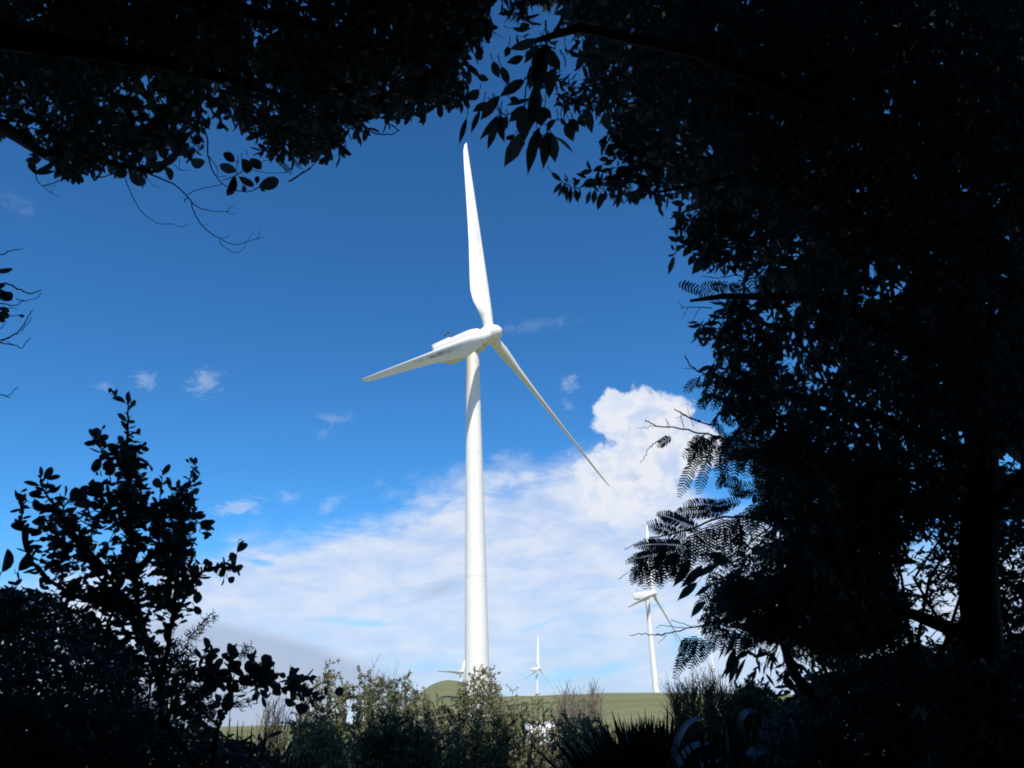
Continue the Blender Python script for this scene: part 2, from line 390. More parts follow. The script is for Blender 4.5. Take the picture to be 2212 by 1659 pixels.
def rrect(x, zt, zb, hw, p=4.5, n=32):                           # superellipse section at x
    a = np.arange(n)*2*np.pi/n; c, s = np.cos(a), np.sin(a)
    y = hw*np.sign(c)*np.abs(c)**(2/p); z = (zt+zb)/2+(zt-zb)/2*np.sign(s)*np.abs(s)**(2/p)
    return np.stack([np.full(n, x), y, z], 1)
# local frame: +X is the nose, +Z up; tower foot at the origin
tilt = Matrix.Translation((0, 0, 65.0)) @ Matrix.Rotation(-R_(6), 4, 'Y')
def tf(sec): return np.array([list(tilt @ Vector(v)) for v in sec])
P_ = {}
root = empty('wind_turbine', TB[0][0], 'largest white wind turbine, nearest one, filling the middle of the opening in the leaves', 'wind turbine', 'white wind turbines of the hilltop wind farm')
root.rotation_euler = (0, 0, math.pi/2-TB[0][1])
def part(M, name, mt, parent=root, **k):
    return M.build(name, mt, parent, org=(0, 0, 0), **k)
M = Mesh(); hz = np.concatenate([[-3], np.linspace(0, 63.2, 40)]); rad = np.interp(hz, [0, 20, 63.2], [2.0, 1.78, 1.17])
n = 64; a = np.arange(n)*2*np.pi/n
loft(M, [np.stack([r*np.cos(a), r*np.sin(a), np.full(n, z)], 1) for z, r in zip(hz, rad)]); tower = part(M, 'tower', M_tower)
M = Mesh()
for zz in (21.5, 43.0):
    M = Mesh(); r = np.interp(zz, [0, 20, 63.2], [2.0, 1.78, 1.17])+.005
    loft(M, [np.stack([(r-.05*e_)*np.cos(a), (r-.05*e_)*np.sin(a), np.full(n, zz+d)], 1) for d, e_ in ((-.06, 1), (-.05, 0), (.05, 0), (.06, 1))])
    M.build('section_flange', M_tower, tower, org=(0, 0, 0))
M = Mesh(); M.box((1.9, -.45, .6), (2.06, .45, 2.8)); M.build('door', M_dark, tower, org=(0, 0, 0))
M = Mesh(); r = np.array([2.9]*2)
loft(M, [np.stack([2.9*np.cos(a), 2.9*np.sin(a), np.full(n, z)], 1) for z in (-2.0, .12)]); part(M, 'foundation', M_conc)
M = Mesh(); S = []
for x, zt, zb, hw in ((2.35, 1.35, -1.35, 1.35), (2.2, 1.6, -1.6, 1.6), (1.2, 1.85, -1.85, 1.75), (.2, 2.02, -1.98, 1.8), (-1.5, 2.05, -2.0, 1.8), (-4, 2.05, -1.9, 1.8), (-5.6, 2.03, -1.7, 1.78), (-7.4, 2.0, -1.25, 1.7), (-7.95, 1.95, -1.05, 1.62), (-8.1, 1.75, -.85, 1.45)):
    S.append(tf(rrect(x, zt, zb, hw, 5)))
loft(M, S[::-1]); nac = part(M, 'nacelle', M_nac)
M = Mesh(); loft(M, [tf(rrect(x, 2.35-dz_, 1.5, 1.35-dz_, 9)) for x, dz_ in ((-8.35, .06), (-8.28, 0), (-4.4, 0), (-3.9, .22))]); M.build('cooler_box', M_nac, nac, org=(0, 0, 0))
M = Mesh(); loft(M, [tf(rrect(x, -1.5, z2, 1.0, 6)) for x, z2 in ((-6.2, -1.9), (-5.9, -2.25), (-3.2, -2.35), (-2.2, -2.1))]); M.build('underside_hatch', M_nac, nac, org=(0, 0, 0))
M = Mesh()
for (x, y, h_) in ((-6.6, .7, 2.3), (-5.2, -.3, 1.9)):
    M = Mesh(); b0 = np.array(tilt @ Vector((x, y, 2.2))); M.tube([b0, b0+[0, 0, h_]], .06, 6)
    M.tube([b0+[-.35, 0, h_], b0+[.35, 0, h_]], .05, 6); M.tube([b0+[.0, 0, h_-.05], b0+[0, 0, h_+.3]], [.2, .14], 8)
    M.build('anemometer_mast', M_dark, nac, org=(0, 0, 0))
M = Mesh(); n2_ = 40; a2 = np.arange(n2_)*2*np.pi/n2_
prof = [(2.42, 1.3), (2.5, 1.55), (2.9, 1.66), (3.83, 1.72), (4.6, 1.66), (5.2, 1.48), (5.75, 1.2), (6.15, .82), (6.4, .42), (6.48, .1)]
loft(M, [tf(np.stack([np.full(n2_, x), r*np.cos(a2), r*np.sin(a2)], 1)) for x, r in prof][::-1]); hubo = part(M, 'hub', M_nac)
M = Mesh(); loft(M, [tf(np.stack([np.full(n2_, x), 1.5*np.cos(a2), 1.5*np.sin(a2)], 1)) for x in (2.3, 2.46)]); M.build('rotor_gap_ring', M_dark, hubo, org=(0, 0, 0))
BM = blade_mesh()
BETA = R_(-46)
def blade_matrix(phase, k):
    ph = phase+k*2*math.pi/3
    # axes in the turbine frame: a = nose, s = a x z, u = s x a
    a_ = Vector((math.cos(R_(6)), 0, math.sin(R_(6)))); s_ = a_.cross(Vector((0, 0, 1))).normalized(); u_ = s_.cross(a_)
    d = (math.sin(ph)*s_+math.cos(ph)*u_); d = (math.cos(.0294)*d+math.sin(.0294)*a_).normalized()
    t_ = a_.cross(d).normalized(); a3 = d.cross(t_)
    cx = (math.cos(BETA)*t_-math.sin(BETA)*(-a3)).normalized()
    cx = (math.cos(BETA)*t_+math.sin(BETA)*a_); cx = (cx-d*cx.dot(d)).normalized()
    cy = d.cross(cx); H_ = Vector((0, 0, 65))+a_*3.83
    return Matrix(((cx.x, cy.x, d.x, H_.x), (cx.y, cy.y, d.y, H_.y), (cx.z, cy.z, d.z, H_.z), (0, 0, 0, 1)))
b0 = BM.build('blade', M_blade, root, org=(0, 0, 0), smooth_=False); b0.matrix_local = blade_matrix(TB[0][2], 0)
M = Mesh(); loft(M, [np.stack([r*np.cos(a2), r*np.sin(a2), np.full(n2_, z)], 1) for z, r in ((1.0, 1.02), (1.62, 1.04), (1.68, 1.0))]); col_ = M.build('blade_collar', M_nac, b0, org=(0, 0, 0))
def copy_part(o, parent):
    c_ = o.copy(); C.objects.link(c_); c_.parent = parent; return c_
blades = [b0]
for k in (1, 2):
    c_ = copy_part(b0, root); c_.matrix_local = blade_matrix(TB[0][2], k); cc_ = copy_part(col_, c_); blades.append(c_)
blades[1].material_slots[0].link = 'OBJECT'; blades[1].material_slots[0].material = M_grimy
labs = [None, 'mid-sized white wind turbine at right, standing on the ridge behind the feathery leaf sprays',
        'small far white wind turbine with its tower between the largest and mid-sized ones',
        'small far white wind turbine half hidden behind the largest tower, rising from the grassy knoll',
        'tiniest white wind turbine, just above the brown shrub below the feathery leaves at right']
for i in range(1, 5):
    bs, yaw, phs = TB[i]
    r_ = root.copy(); C.objects.link(r_); r_.location = tuple(bs); r_.rotation_euler = (0, 0, math.pi/2-yaw); r_['label'] = labs[i]
    for ch in list(root.children):
        if ch in blades: continue
        c_ = copy_part(ch, r_)
        for g in list(ch.children):
            if g.name.startswith('door') and i > 1: continue
            copy_part(g, c_)
    for k in range(3):
        c_ = copy_part(b0, r_); c_.matrix_local = blade_matrix(phs, k); copy_part(col_, c_)

# ------------------------------------------------------------------ white van on the site track
M_white = mat('van_white', (.78, .79, .80), .3, (.74, .75, .76), 2, .5)
M_glass = mat('van_glass', (.02, .03, .035), .08, None, 2, .8)
M_tyre = mat('tyre', (.02, .02, .02), .9); M_red = mat('tail_lamp', (.35, .03, .02), .3); M_teal = mat('teal_stripe', (.05, .30, .33), .4)
M_chrome = mat('rim_metal', (.4, .4, .42), .35)
gz = float(hgt(VAN[0], VAN[1])); van = empty('van', (VAN[0], VAN[1], gz), 'white van seen from behind, partly hidden by thin stems near the bottom', 'van')
van.rotation_euler = (0, 0, R_(3))
def vp(M, name, mt, p=van, **k): return M.build(name, mt, p, org=(0, 0, 0), **k)
M = Mesh(); secs = []
for y, zt, zb, hw in ((0, 1.25, .42, .86), (.06, 1.5, .36, .92), (.25, 1.9, .34, .95), (3.0, 1.95, .34, .96), (3.4, 1.6, .34, .95), (4.3, 1.15, .34, .94), (4.7, .95, .36, .9), (4.8, .75, .42, .84)):
    s_ = rrect(0, zt, zb, hw, 6, 28); secs.append(np.stack([s_[:, 1], np.full(28, y), s_[:, 2]], 1))
loft(M, secs); body = vp(M, 'body', M_white)
M = Mesh(); M.box((-.72, .075, 1.16), (.72, .14, 1.62), Matrix.Rotation(R_(-8), 4, 'X') @ Matrix.Translation((0, -.12, 0))); vp(M, 'rear_window', M_glass, body)
M = Mesh(); M.box((-.85, -.09, .36), (.85, .06, .58)); vp(M, 'bumper', M_dark)
M = Mesh(); M.box((-.7, -.03, .9), (.7, .03, 1.0)); vp(M, 'stripe', M_teal, body)
for s_ in (-1, 1):
    M = Mesh(); M.box((s_*.83-.07, -.02, .75), (s_*.83+.07, .1, 1.15)); vp(M, 'tail_light', M_red)
    for y in (.8, 3.9):
        M = Mesh(); M.tube([(s_*.72, y, .33), (s_*.94, y, .33)], .33, 20); w_ = vp(M, 'wheel', M_tyre)
        M = Mesh(); M.tube([(s_*.90, y, .33), (s_*.955, y, .33)], .19, 14); vp(M, 'rim', M_chrome, w_)

# ------------------------------------------------------------------ plant tools
def inpoly(pts, poly):
    x, y = pts[:, 0], pts[:, 1]; r = np.zeros(len(pts), bool); n_ = len(poly)
    for i in range(n_):
        x1, y1 = poly[i]; x2, y2 = poly[(i+1) % n_]
        c = ((y1 > y) != (y2 > y)); xi = (x2-x1)*(y-y1)/((y2-y1) if y2 != y1 else 1e-9)+x1
        r ^= c & (x < xi)
    return r
UP = np.array([0, 0, 1.])
def spray(Lv, Wd, p, d, ln, n_, ll, lw, droop=.3, fan=.9, hang=0., rt=.0012, sides=4):
    """a leafy twig: leaves alternate on both sides of a drooping stem"""
    d = unit(d); t = np.linspace(0, 1, 5)[:, None]
    P = p+d*ln*t-UP*droop*ln*t**2+ln*.04*rng.normal(size=(5, 3))*t
    if Wd is not None: Wd.tube(P, np.linspace(rt*1.5, rt*.6, 5), sides, False)
    u = rng.uniform(.08, 1, n_); u[-1] = 1; u.sort()
    base = np.stack([np.interp(u, t[:, 0], P[:, i]) for i in range(3)], 1)
    td = unit(d-UP*droop*2*u[:, None]); side = unit(np.cross(td, UP)+1e-3)
    sg = np.where(np.arange(n_) % 2, 1, -1)[:, None]
    ld = unit(td*(1-fan*.6)+side*sg*fan*(1.15-u[:, None]*.7)-UP*hang+.33*rng.normal(size=(n_, 3)))
    nr = unit(UP+.8*rng.normal(size=(n_, 3)))
    k = rng.uniform(.6, 1.15, n_)
    Lv.add(base, ld, nr, ll*k, lw*k*rng.uniform(.8, 1.2, n_), rng.uniform(-.05, .35, n_))
    return P[-1]
def pinna(Lv, Wd, p, d, ln, n_, ll, lw, plane=None, droop=.15):
    """one feather: pairs of narrow leaflets on a thin rib"""
    d = unit(d); t = np.linspace(0, 1, 6)[:, None]; P = p+d*ln*t-UP*droop*ln*t**2
    if Wd is not None: Wd.tube(P, np.linspace(.0011, .0005, 6), 3, False)
    u = np.linspace(.06, 1, n_); base = np.stack([np.interp(u, t[:, 0], P[:, i]) for i in range(3)], 1)
    td = unit(d-UP*droop*2*u[:, None]); nr = unit(plane if plane is not None else rng.normal(size=3))
    side = unit(np.cross(td, nr)); k = np.interp(u, [0, .15, .75, 1], [.6, 1, 1, .35])
    for sg in (-1, 1):
        ld = unit(side*sg+td*.5-UP*.08+.06*rng.normal(size=(n_, 3)))
        Lv.add(base, ld, np.broadcast_to(nr, (n_, 3))+.15*rng.normal(size=(n_, 3)), ll*k*rng.uniform(.88, 1.06, n_), lw*np.maximum(k, .6), rng.uniform(-.05, .15, n_))
def frond(Lv, Wd, p, d, ln, npair, pl, ll, lw, hang=.5):
    """a twice-divided leaf: pinnae in pairs along a rachis"""
    d = unit(d); t = np.linspace(0, 1, 6)[:, None]; P = p+d*ln*t-UP*.18*ln*t**2
    if Wd is not None: Wd.tube(P, np.linspace(.0022, .0009, 6), 4, False)
    side = unit(np.cross(d, UP)); 
    for i in range(npair):
        u = .18+.82*i/max(npair-1, 1); b_ = np.array([np.interp(u, t[:, 0], P[:, k]) for k in range(3)])
        k = np.interp(u, [.18, .5, 1], [.75, 1, .7])
        for sg in (-1, 1):
            dd = unit(side*sg*.75+d*.45-UP*hang+.12*rng.normal(size=3))
            pinna(Lv, Wd, b_, dd, pl*k*rng.uniform(.85, 1.1), int(pl*k/(lw*1.35)), ll, lw, plane=np.cross(dd, np.cross(dd, UP))+.35*rng.normal(size=3)+cF*.9)
def zone(Lv, Wd, poly, d0, d1, tau, ll, lw, ln, n_, droop=.3, hang=.2, gaps=(), dirw=None, fan=.9, power=1., clip=True, shrink=1.):
    """fills the space behind an outline, between two depths, with leafy twigs"""
    poly = [tuple(p) for p in poly]; xs = [p[0] for p in poly]; ys = [p[1] for p in poly]
    A = abs(sum(poly[i-1][0]*poly[i][1]-poly[i][0]*poly[i-1][1] for i in range(len(poly))))/2
    dm = (d0+d1)/2; area = A*(dm/FP)**2; per = n_*ll*lw*.65*.55*.8
    N = int(tau*area/per); got = 0
    gp = np.array(gaps, float).reshape(-1, 4)
    while got < N:
        pt = np.stack([rng.uniform(min(xs), max(xs), 512), rng.uniform(min(ys), max(ys), 512)], 1)
        pt = pt[inpoly(pt, poly)]
        for x, y in pt:
            if got >= N: break
            got += 1
            if len(gp):
                h_ = ((x-gp[:, 0])**2+(y-gp[:, 1])**2 < (gp[:, 2]*rng.uniform(.75, 1.15))**2)
                if h_.any() and rng.random() < gp[h_, 3].max(): continue
            d_ = d0+(d1-d0)*rng.random()**power; p = at(x, y, d_)
            dd = unit(rng.normal(size=3)*np.array([1, .7, .5])-UP*.15)
            if dirw is not None: dd = unit(dd*.6+dirw(x, y))
            if clip:
                e = px(p+dd*ln*.9-UP*droop*ln)
                if not inpoly(e, poly)[0]:
                    dd = -dd; e = px(p+dd*ln*.9-UP*droop*ln)
                    if not inpoly(e, poly)[0]: continue
                if len(gp) and (((e[0, 0]-gp[:, 0])**2+(e[0, 1]-gp[:, 1])**2 < (gp[:, 2]*.8)**2)&(rng.random() < gp[:, 3])).any(): continue
            spray(Lv, Wd, p, dd, ln*rng.uniform(.7, 1.2), n_, ll, lw, droop, fan, hang)
def twigline(Wd, pts, d, r0, r1, wob=0.0, sides=5):
    """a branch through picture points; d is one depth or a pair (near end, far end)"""
    pts = np.array(pts, float); n_ = len(pts); dd = np.linspace(d[0], d[1], n_) if isinstance(d, tuple) else np.full(n_, d)
    P = np.array([at(x, y, q) for (x, y), q in zip(pts, dd)]); k = max(n_*5, 8)
    s_ = np.linspace(0, n_-1, k); j = np.arange(n_)
    # smooth through the points
    Q = []
    for u in s_:
        i = min(int(u), n_-2); f = u-i; p0, p1, p2, p3 = P[max(i-1, 0)], P[i], P[i+1], P[min(i+2, n_-1)]
        Q.append(.5*((2*p1)+(-p0+p2)*f+(2*p0-5*p1+4*p2-p3)*f*f+(-p0+3*p1-3*p2+p3)*f**3))
    Q = np.array(Q); Q[1:-1] += wob*rng.normal(size=(k-2, 3)); Wd.tube(Q, np.linspace(r0, r1, k), sides); return Q
PET = None
def leaf_px(Lv, bx, by, tx, ty, d, wpx, nr=None, curl=.12, dt=0.):
    """one leaf from its base to its tip"""
    a_, b_ = at(bx, by, d), at(tx, ty, d+dt); v = b_-a_; ln = np.linalg.norm(v)
    if PET is not None:
        d_ = v/ln; k_ = ln*rng.uniform(.15, .35); s_ = rng.normal(size=3)*.35; PET.tube([a_+d_*ln*.1, a_-d_*k_*.5, a_-d_*k_+(UP*.5+s_)*k_*.6, a_-d_*k_*1.2+(UP*1.3+s_)*k_], [.0009, .0011, .0013, .0015], 4, False)
    Lv.add(a_, v/ln, unit(-cF+.5*rng.normal(size=3)) if nr is None else nr, ln, wpx*d/FP*1.25, curl*rng.uniform(-1, 1))
def crop(ox, oy, s): return lambda p: ((ox+p[0]/s)*.8848, (oy+p[1]/s)*.8848)
def cl(f, pts): return [f(p) for p in pts]

# ------------------------------------------------------------------ the trees that frame the view
def ground_pt(x, y): return np.array([x, y, float(hgt(x, y))])
def shade_dome(Lv, Wd, keep, tau, ll, lw, r0, r1):
    """the rest of a crown, over and behind the viewer, unseen; a leaf shell shaped to keep light off the near foliage"""
    N = int(tau*2*math.pi*((r0+r1)/2)**2*1.25/(ll*lw*.66*.55)); d = unit(rng.normal(size=(N*3, 3)))
    d = d[d[:, 2] > -.35]; r = rng.uniform(r0, r1, len(d))[:, None]; P = EYE+d*r
    q = px(P); fr = (d@cF > .05) & (q[:, 0] > -190) & (q[:, 0] < 2400) & (q[:, 1] > -190) & (q[:, 1] < 1850)
    P = P[(~fr) & keep(P) & (P[:, 2] > .1) & (P[:, 1] < 2.7)]; n_ = len(P)
    Lv.add(P, unit(rng.normal(size=(n_, 3))-UP*.5), unit((P-EYE)+1.6*rng.normal(size=(n_, 3))), ll*rng.uniform(.7, 1.2, n_), lw, .15)

# ---- broad-leaved tree, upper left
GL = empty('broadleaf_tree', ground_pt(-2.9, .9), 'dark broad-leaved tree whose branches hang in from the upper left with bare curved twigs', 'tree')
Wd = Mesh(); tr = Mesh(); b_ = np.array(GL.location)
tr.tube([b_-[0, 0, .2], b_+[.05, .05, 1.0], b_+[.0, .15, 2.2], b_+[.25, .3, 3.4], b_+[.7, .6, 4.4]], [.19, .15, .13, .11, .08], 14)
fork = b_+np.array([.05, .2, 2.6])
def limb(frm, pts, d, r0, r1, W):
    Q = np.array([at(x, y, q) for (x, y), q in zip(pts, d)]); Q = np.vstack([frm, Q]); W.tube(Q, np.linspace(r0, r1, len(Q)), 8); return Q
limb(fork, [(-120, 240), (0, 272), (34, 292), (90, 330), (200, 342), (330, 372)], [2.3, 2.6, 2.7, 2.9, 3.0, 3.0], .036, .008, Wd)
limb(fork, [(-100, 60), (100, 95), (330, 130), (560, 190), (700, 260)], [2.4, 2.7, 3.0, 3.2, 3.3], .06, .008, Wd)
limb(fork, [(-60, -60), (300, -20), (700, 60), (950, 120)], [2.5, 2.8, 3.2, 3.4], .05, .008, Wd)
A1 = crop(0, 150, 2.949)
bare = [([(885, 770), (905, 850), (960, 980), (1020, 1080), (1130, 1162), (1240, 1170), (1300, 1190), (1362, 1172)], 3.4, 1.5),
        ([(700, 650), (880, 700), (1040, 790), (1170, 850), (1260, 890), (1340, 965), (1385, 1015), (1450, 1060), (1540, 1078), (1625, 1082)], 7.5, 2.0),
        ([(1625, 1082), (1665, 1050), (1692, 1024)], 2., 1.2), ([(1625, 1082), (1655, 1098), (1695, 1094)], 2., 1.2), ([(1625, 1082), (1675, 1080)], 1.6, 1.),
        ([(1378, 1015), (1395, 1080), (1440, 1160), (1500, 1225), (1580, 1275), (1690, 1318), (1770, 1302), (1850, 1278), (1888, 1268)], 4.2, 1.6),
        ([(1770, 1302), (1805, 1260), (1824, 1216)], 2., 1.), ([(1850, 1278), (1868, 1245), (1862, 1205)], 2., 1.), ([(1580, 1282), (1610, 1335), (1690, 1374), (1740, 1362), (1772, 1308)], 2.4, 1.5),
        ([(1580, 1275), (1640, 1262), (1650, 1243)], 2., 1.), ([(1455, 1178), (1498, 1180)], 1.8, 1.2), ([(1340, 965), (1400, 930), (1500, 906), (1600, 884)], 2.8, 2.),
        ([(1350, 985), (1325, 1000), (1335, 1012)], 3.5, 2.5), ([(1470, 480), (1495, 570), (1498, 680), (1540, 800), (1600, 880), (1640, 905)], 6., 3.),
        ([(1498, 680), (1560, 760), (1570, 830), (1640, 820)], 3., 1.6), ([(1640, 905), (1700, 930), (1800, 935), (1870, 905)], 4, 3),
        ([(255, 780), (265, 850), (300, 890), (360, 940), (420, 968)], 4, 1.5), ([(360, 945), (392, 920)], 2, 1), ([(300, 890), (370, 900), (408, 888)], 2.2, 1.2), ([(310, 895), (400, 870), (520, 805), (640, 760)], 3.2, 4),
        ([(640, 770), (670, 820), (740, 832), (850, 790)], 5., 4.), ([(1060, 845), (1110, 895), (1165, 913)], 2.4, 1.2), ([(1250, 740), (1300, 782), (1372, 783)], 2.6, 1.4), ([(1290, 700), (1296, 790)], 2.2, 1.2),
        ([(1080, 420), (1070, 530), (1042, 620)], 4, 3), ([(980, 466), (1070, 458)], 4, 3), ([(860, 690), (960, 620), (1080, 575), (1190, 560)], 5, 4), ([(545, 820), (560, 850), (572, 885)], 3, 8),
        ([(2085, 864), (2120, 845), (2212, 780), (2300, 700)], 3, 4), ([(700, 650), (660, 720), (650, 800), (680, 825)], 4, 4), ([(330, 800), (420, 790), (560, 790), (720, 720)], 4, 5),
        ([(1400, 520), (1430, 640), (1440, 560)], 3, 3), ([(1740, 760), (1850, 790), (1960, 805), (2060, 798)], 2.5, 2), ([(1600, 860), (1700, 820), (1850, 730), (1980, 700)], 3, 2)]
for pts, r0, r1 in bare:
    d_ = 3.0; k = .8848/2.949*d_/FP*.5
    twigline(Wd, cl(A1, pts), d_, r0*2.1*k, r1*2.1*k, .0007)
A2 = crop(0, 0, 1.769)
for pts in ([(1248, 783), (1300, 750), (1345, 728)], [(1560, 530), (1620, 575), (1690, 580), (1725, 560)], [(1690, 540), (1725, 566)], [(1230, 130), (1250, 170), (1275, 215)], [(1225, 175), (1260, 190)]):
    twigline(Wd, cl(A2, pts), 3.2, .0034, .0016, .0015)
LV = Leaves(T_BROAD); L2 = Leaves(T_LITE)
big = [((930, 715), (1028, 665), 55), ((1130, 680), (1020, 632), 60), ((1190, 700), (1140, 590), 60), ((1000, 770), (1135, 715), 50), ((1100, 800), (1190, 725), 60), ((1180, 760), (1235, 850), 60), ((900, 760), (850, 840), 60),
       ((940, 790), (1035, 885), 70), ((930, 790), (955, 880), 45), ((1310, 610), (1370, 720), 50), ((1370, 700), (1460, 740), 70), ((1400, 600), (1440, 530), 50), ((1300, 640), (1205, 755), 55), ((1690, 720), (1605, 660), 55),
       ((1700, 790), (1578, 740), 60), ((1690, 820), (1635, 965), 70), ((1720, 830), (1830, 895), 45), ((1860, 905), (2006, 850), 75), ((1890, 900), (1900, 938), 30), ((1740, 700), (1800, 800), 70), ((1800, 700), (1880, 780), 60),
       ((1750, 890), (1760, 940), 30), ((1850, 880), (1855, 825), 30), ((545, 810), (575, 888), 28), ((260, 780), (190, 740), 50), ((400, 790), (220, 765), 60), ((420, 800), (500, 850), 60), ((330, 640), (200, 660), 70),
       ((300, 700), (180, 700), 60), ((900, 520), (1010, 560), 70), ((900, 500), (1005, 480), 60), ((1040, 290), (955, 305), 50), ((1100, 250), (1065, 350), 50), ((1150, 430), (1120, 560), 60), ((1200, 450), (1180, 560), 60), ((1230, 470), (1290, 600), 60),
       ((980, 770), (880, 700), 70), ((1060, 790), (960, 760), 70), ((1110, 640), (1160, 560), 60), ((1440, 640), (1455, 590), 30), ((2110, 660), (2090, 790), 40), ((1640, 930), (1690, 850), 50), ((840, 640), (905, 570), 60)]
PET = Wd
for b1, t1, w_ in big:
    (x0, y0), (x1, y1) = A1(b1), A1(t1); leaf_px(LV, x0, y0, x1, y1, 3.0+rng.uniform(-.05, .05), w_*.30, dt=rng.uniform(-.03, .03))
PET = None
core1 = [(-120, -120), (1060, -120), (1075, 10), (1060, 90), (1020, 150), (1025, 215), (930, 240), (880, 275), (800, 268), (770, 305), (715, 340), (650, 345), (590, 340), (540, 330), (525, 300), (505, 272), (455, 268),
         (440, 300), (415, 335), (340, 360), (300, 372), (250, 378), (150, 388), (95, 368), (55, 300), (-120, 240)]
gaps1 = [(620, 85, 24, 1), (625, 105, 16, 1), (565, 15, 26, .9), (575, 38, 16, .9), (300, 238, 19, 1), (312, 215, 12, .9), (488, 300, 26, 1), (30, 290, 20, 1), (35, 262, 12, 1), (118, 175, 9, .8), (140, 240, 12, .9), (160, 265, 10, .8), (205, 240, 12, .9), (225, 232, 8, .9), (290, 215, 10, .8),
         (100, 310, 8, .8), (985, 25, 18, .9), (990, 40, 10, .9), (1060, 15, 14, .9), (640, 30, 10, .8), (430, 262, 12, .8), (380, 250, 14, .7), (455, 235, 12, .8), (270, 300, 12, .6), (400, 300, 14, .7), (180, 320, 12, .7)]
dr = lambda x, y: np.array([.4, .1, -.55])
zone(LV, Wd, core1, 2.7, 3.7, 1.3, .052, .021, .13, 9, .3, .3, gaps1, dr)
zone(L2, None, [(p[0]-0, p[1]-22) for p in core1], 3.4, 4.8, 1.7, .085, .038, .17, 9, .3, .3, gaps1, dr)
zone(L2, None, [(-120, -120), (1090, -120), (1000, 60), (900, 150), (700, 215), (560, 150), (440, 175), (250, 160), (100, 200), (-120, 190)], 3.6, 4.8, 3.2, .12, .055, .2, 9, .3, .3, gaps1[:3], dr)
F1 = Leaves(T_OBL)
for (x0, y0), (x1, y1) in (((845, 240), (950, 450)), ((1120, 440), (1180, 560)), ((1150, 300), (1230, 430)), ((1990, 700), (2100, 790)), ((2090, 690), (2170, 760)), ((480, 320), (540, 420)), ((1010, 330), (1075, 430)), ((600, 300), (660, 420))):
    a_, c_ = at(*A1((x0, y0)), 3.0), at(*A1((x1, y1)), 3.0); ln = np.linalg.norm(c_-a_)
    pinna(F1, Wd, a_, c_-a_, ln, 15, ln*.20, ln*.055, plane=cF+.3*rng.normal(size=3))
L3 = Leaves(T_LITE); shade_dome(L3, None, lambda P: P[:, 0] < 0, 1.1, .26, .13, 2.9, 4.4); shade_dome(L3, None, lambda P: P[:, 0] < 0, 2.7, .36, .19, 5.2, 7.8)
tr.build('trunk', M_bark, GL); Wd.build('branches', M_bark, GL)
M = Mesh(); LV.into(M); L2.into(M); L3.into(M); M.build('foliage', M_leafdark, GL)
M = Mesh(); F1.into(M); M.build('feathery_leaves', M_leafpin, GL)

# ---- willow-leaved tree, top and right
tb = at_h(2128, 1640, 4.4); GR = empty('lance_leaved_tree', ground_pt(tb[0], tb[1]), 'tall dark tree with long narrow hanging leaves filling the top right', 'tree')
b_ = np.array(GR.location); tr = Mesh(); Wd = Mesh(); top = at(2120, 420, 4.9)
tr.tube([b_-[0, 0, .3], at(2130, 1500, 4.1), at(2112, 1250, 4.2), at(2120, 950, 4.4), at(2090, 650, 4.7), at(2040, 350, 5.0)], [.15, .10, .094, .085, .075, .055], 14)
for pts, d_ in (([(2090, 650), (1950, 540), (1800, 430), (1600, 380), (1420, 415)], [4.7, 4.4, 4.2, 4.0, 3.9]), ([(2100, 800), (1950, 720), (1750, 640), (1560, 640), (1490, 650)], [4.5, 4.4, 4.3, 4.2, 4.2]),
                ([(2050, 400), (1800, 230), (1500, 110), (1250, 60), (1150, 90)], [5.0, 4.0, 3.2, 2.7, 2.5]), ([(2040, 350), (2060, 100), (2100, -80)], [5.0, 4.6, 4.3]),
                ([(2115, 1120), (2300, 950), (2420, 800)], [4.3, 4.0, 3.8]), ([(2115, 1000), (1900, 900), (1700, 850), (1580, 880)], [4.4, 4.5, 4.5, 4.5]), ([(2110, 1380), (1980, 1330), (1850, 1290), (1700, 1310)], [4.2, 4.4, 4.5, 4.5])):
    Q = np.array([at(x, y, q) for (x, y), q in zip(pts, d_)]); Wd.tube(Q, np.linspace(.045, .007, len(Q)), 7)
LV = Leaves(T_LANCE); L2 = Leaves(T_LITE)
A4 = crop(1100, 50, 3.318)
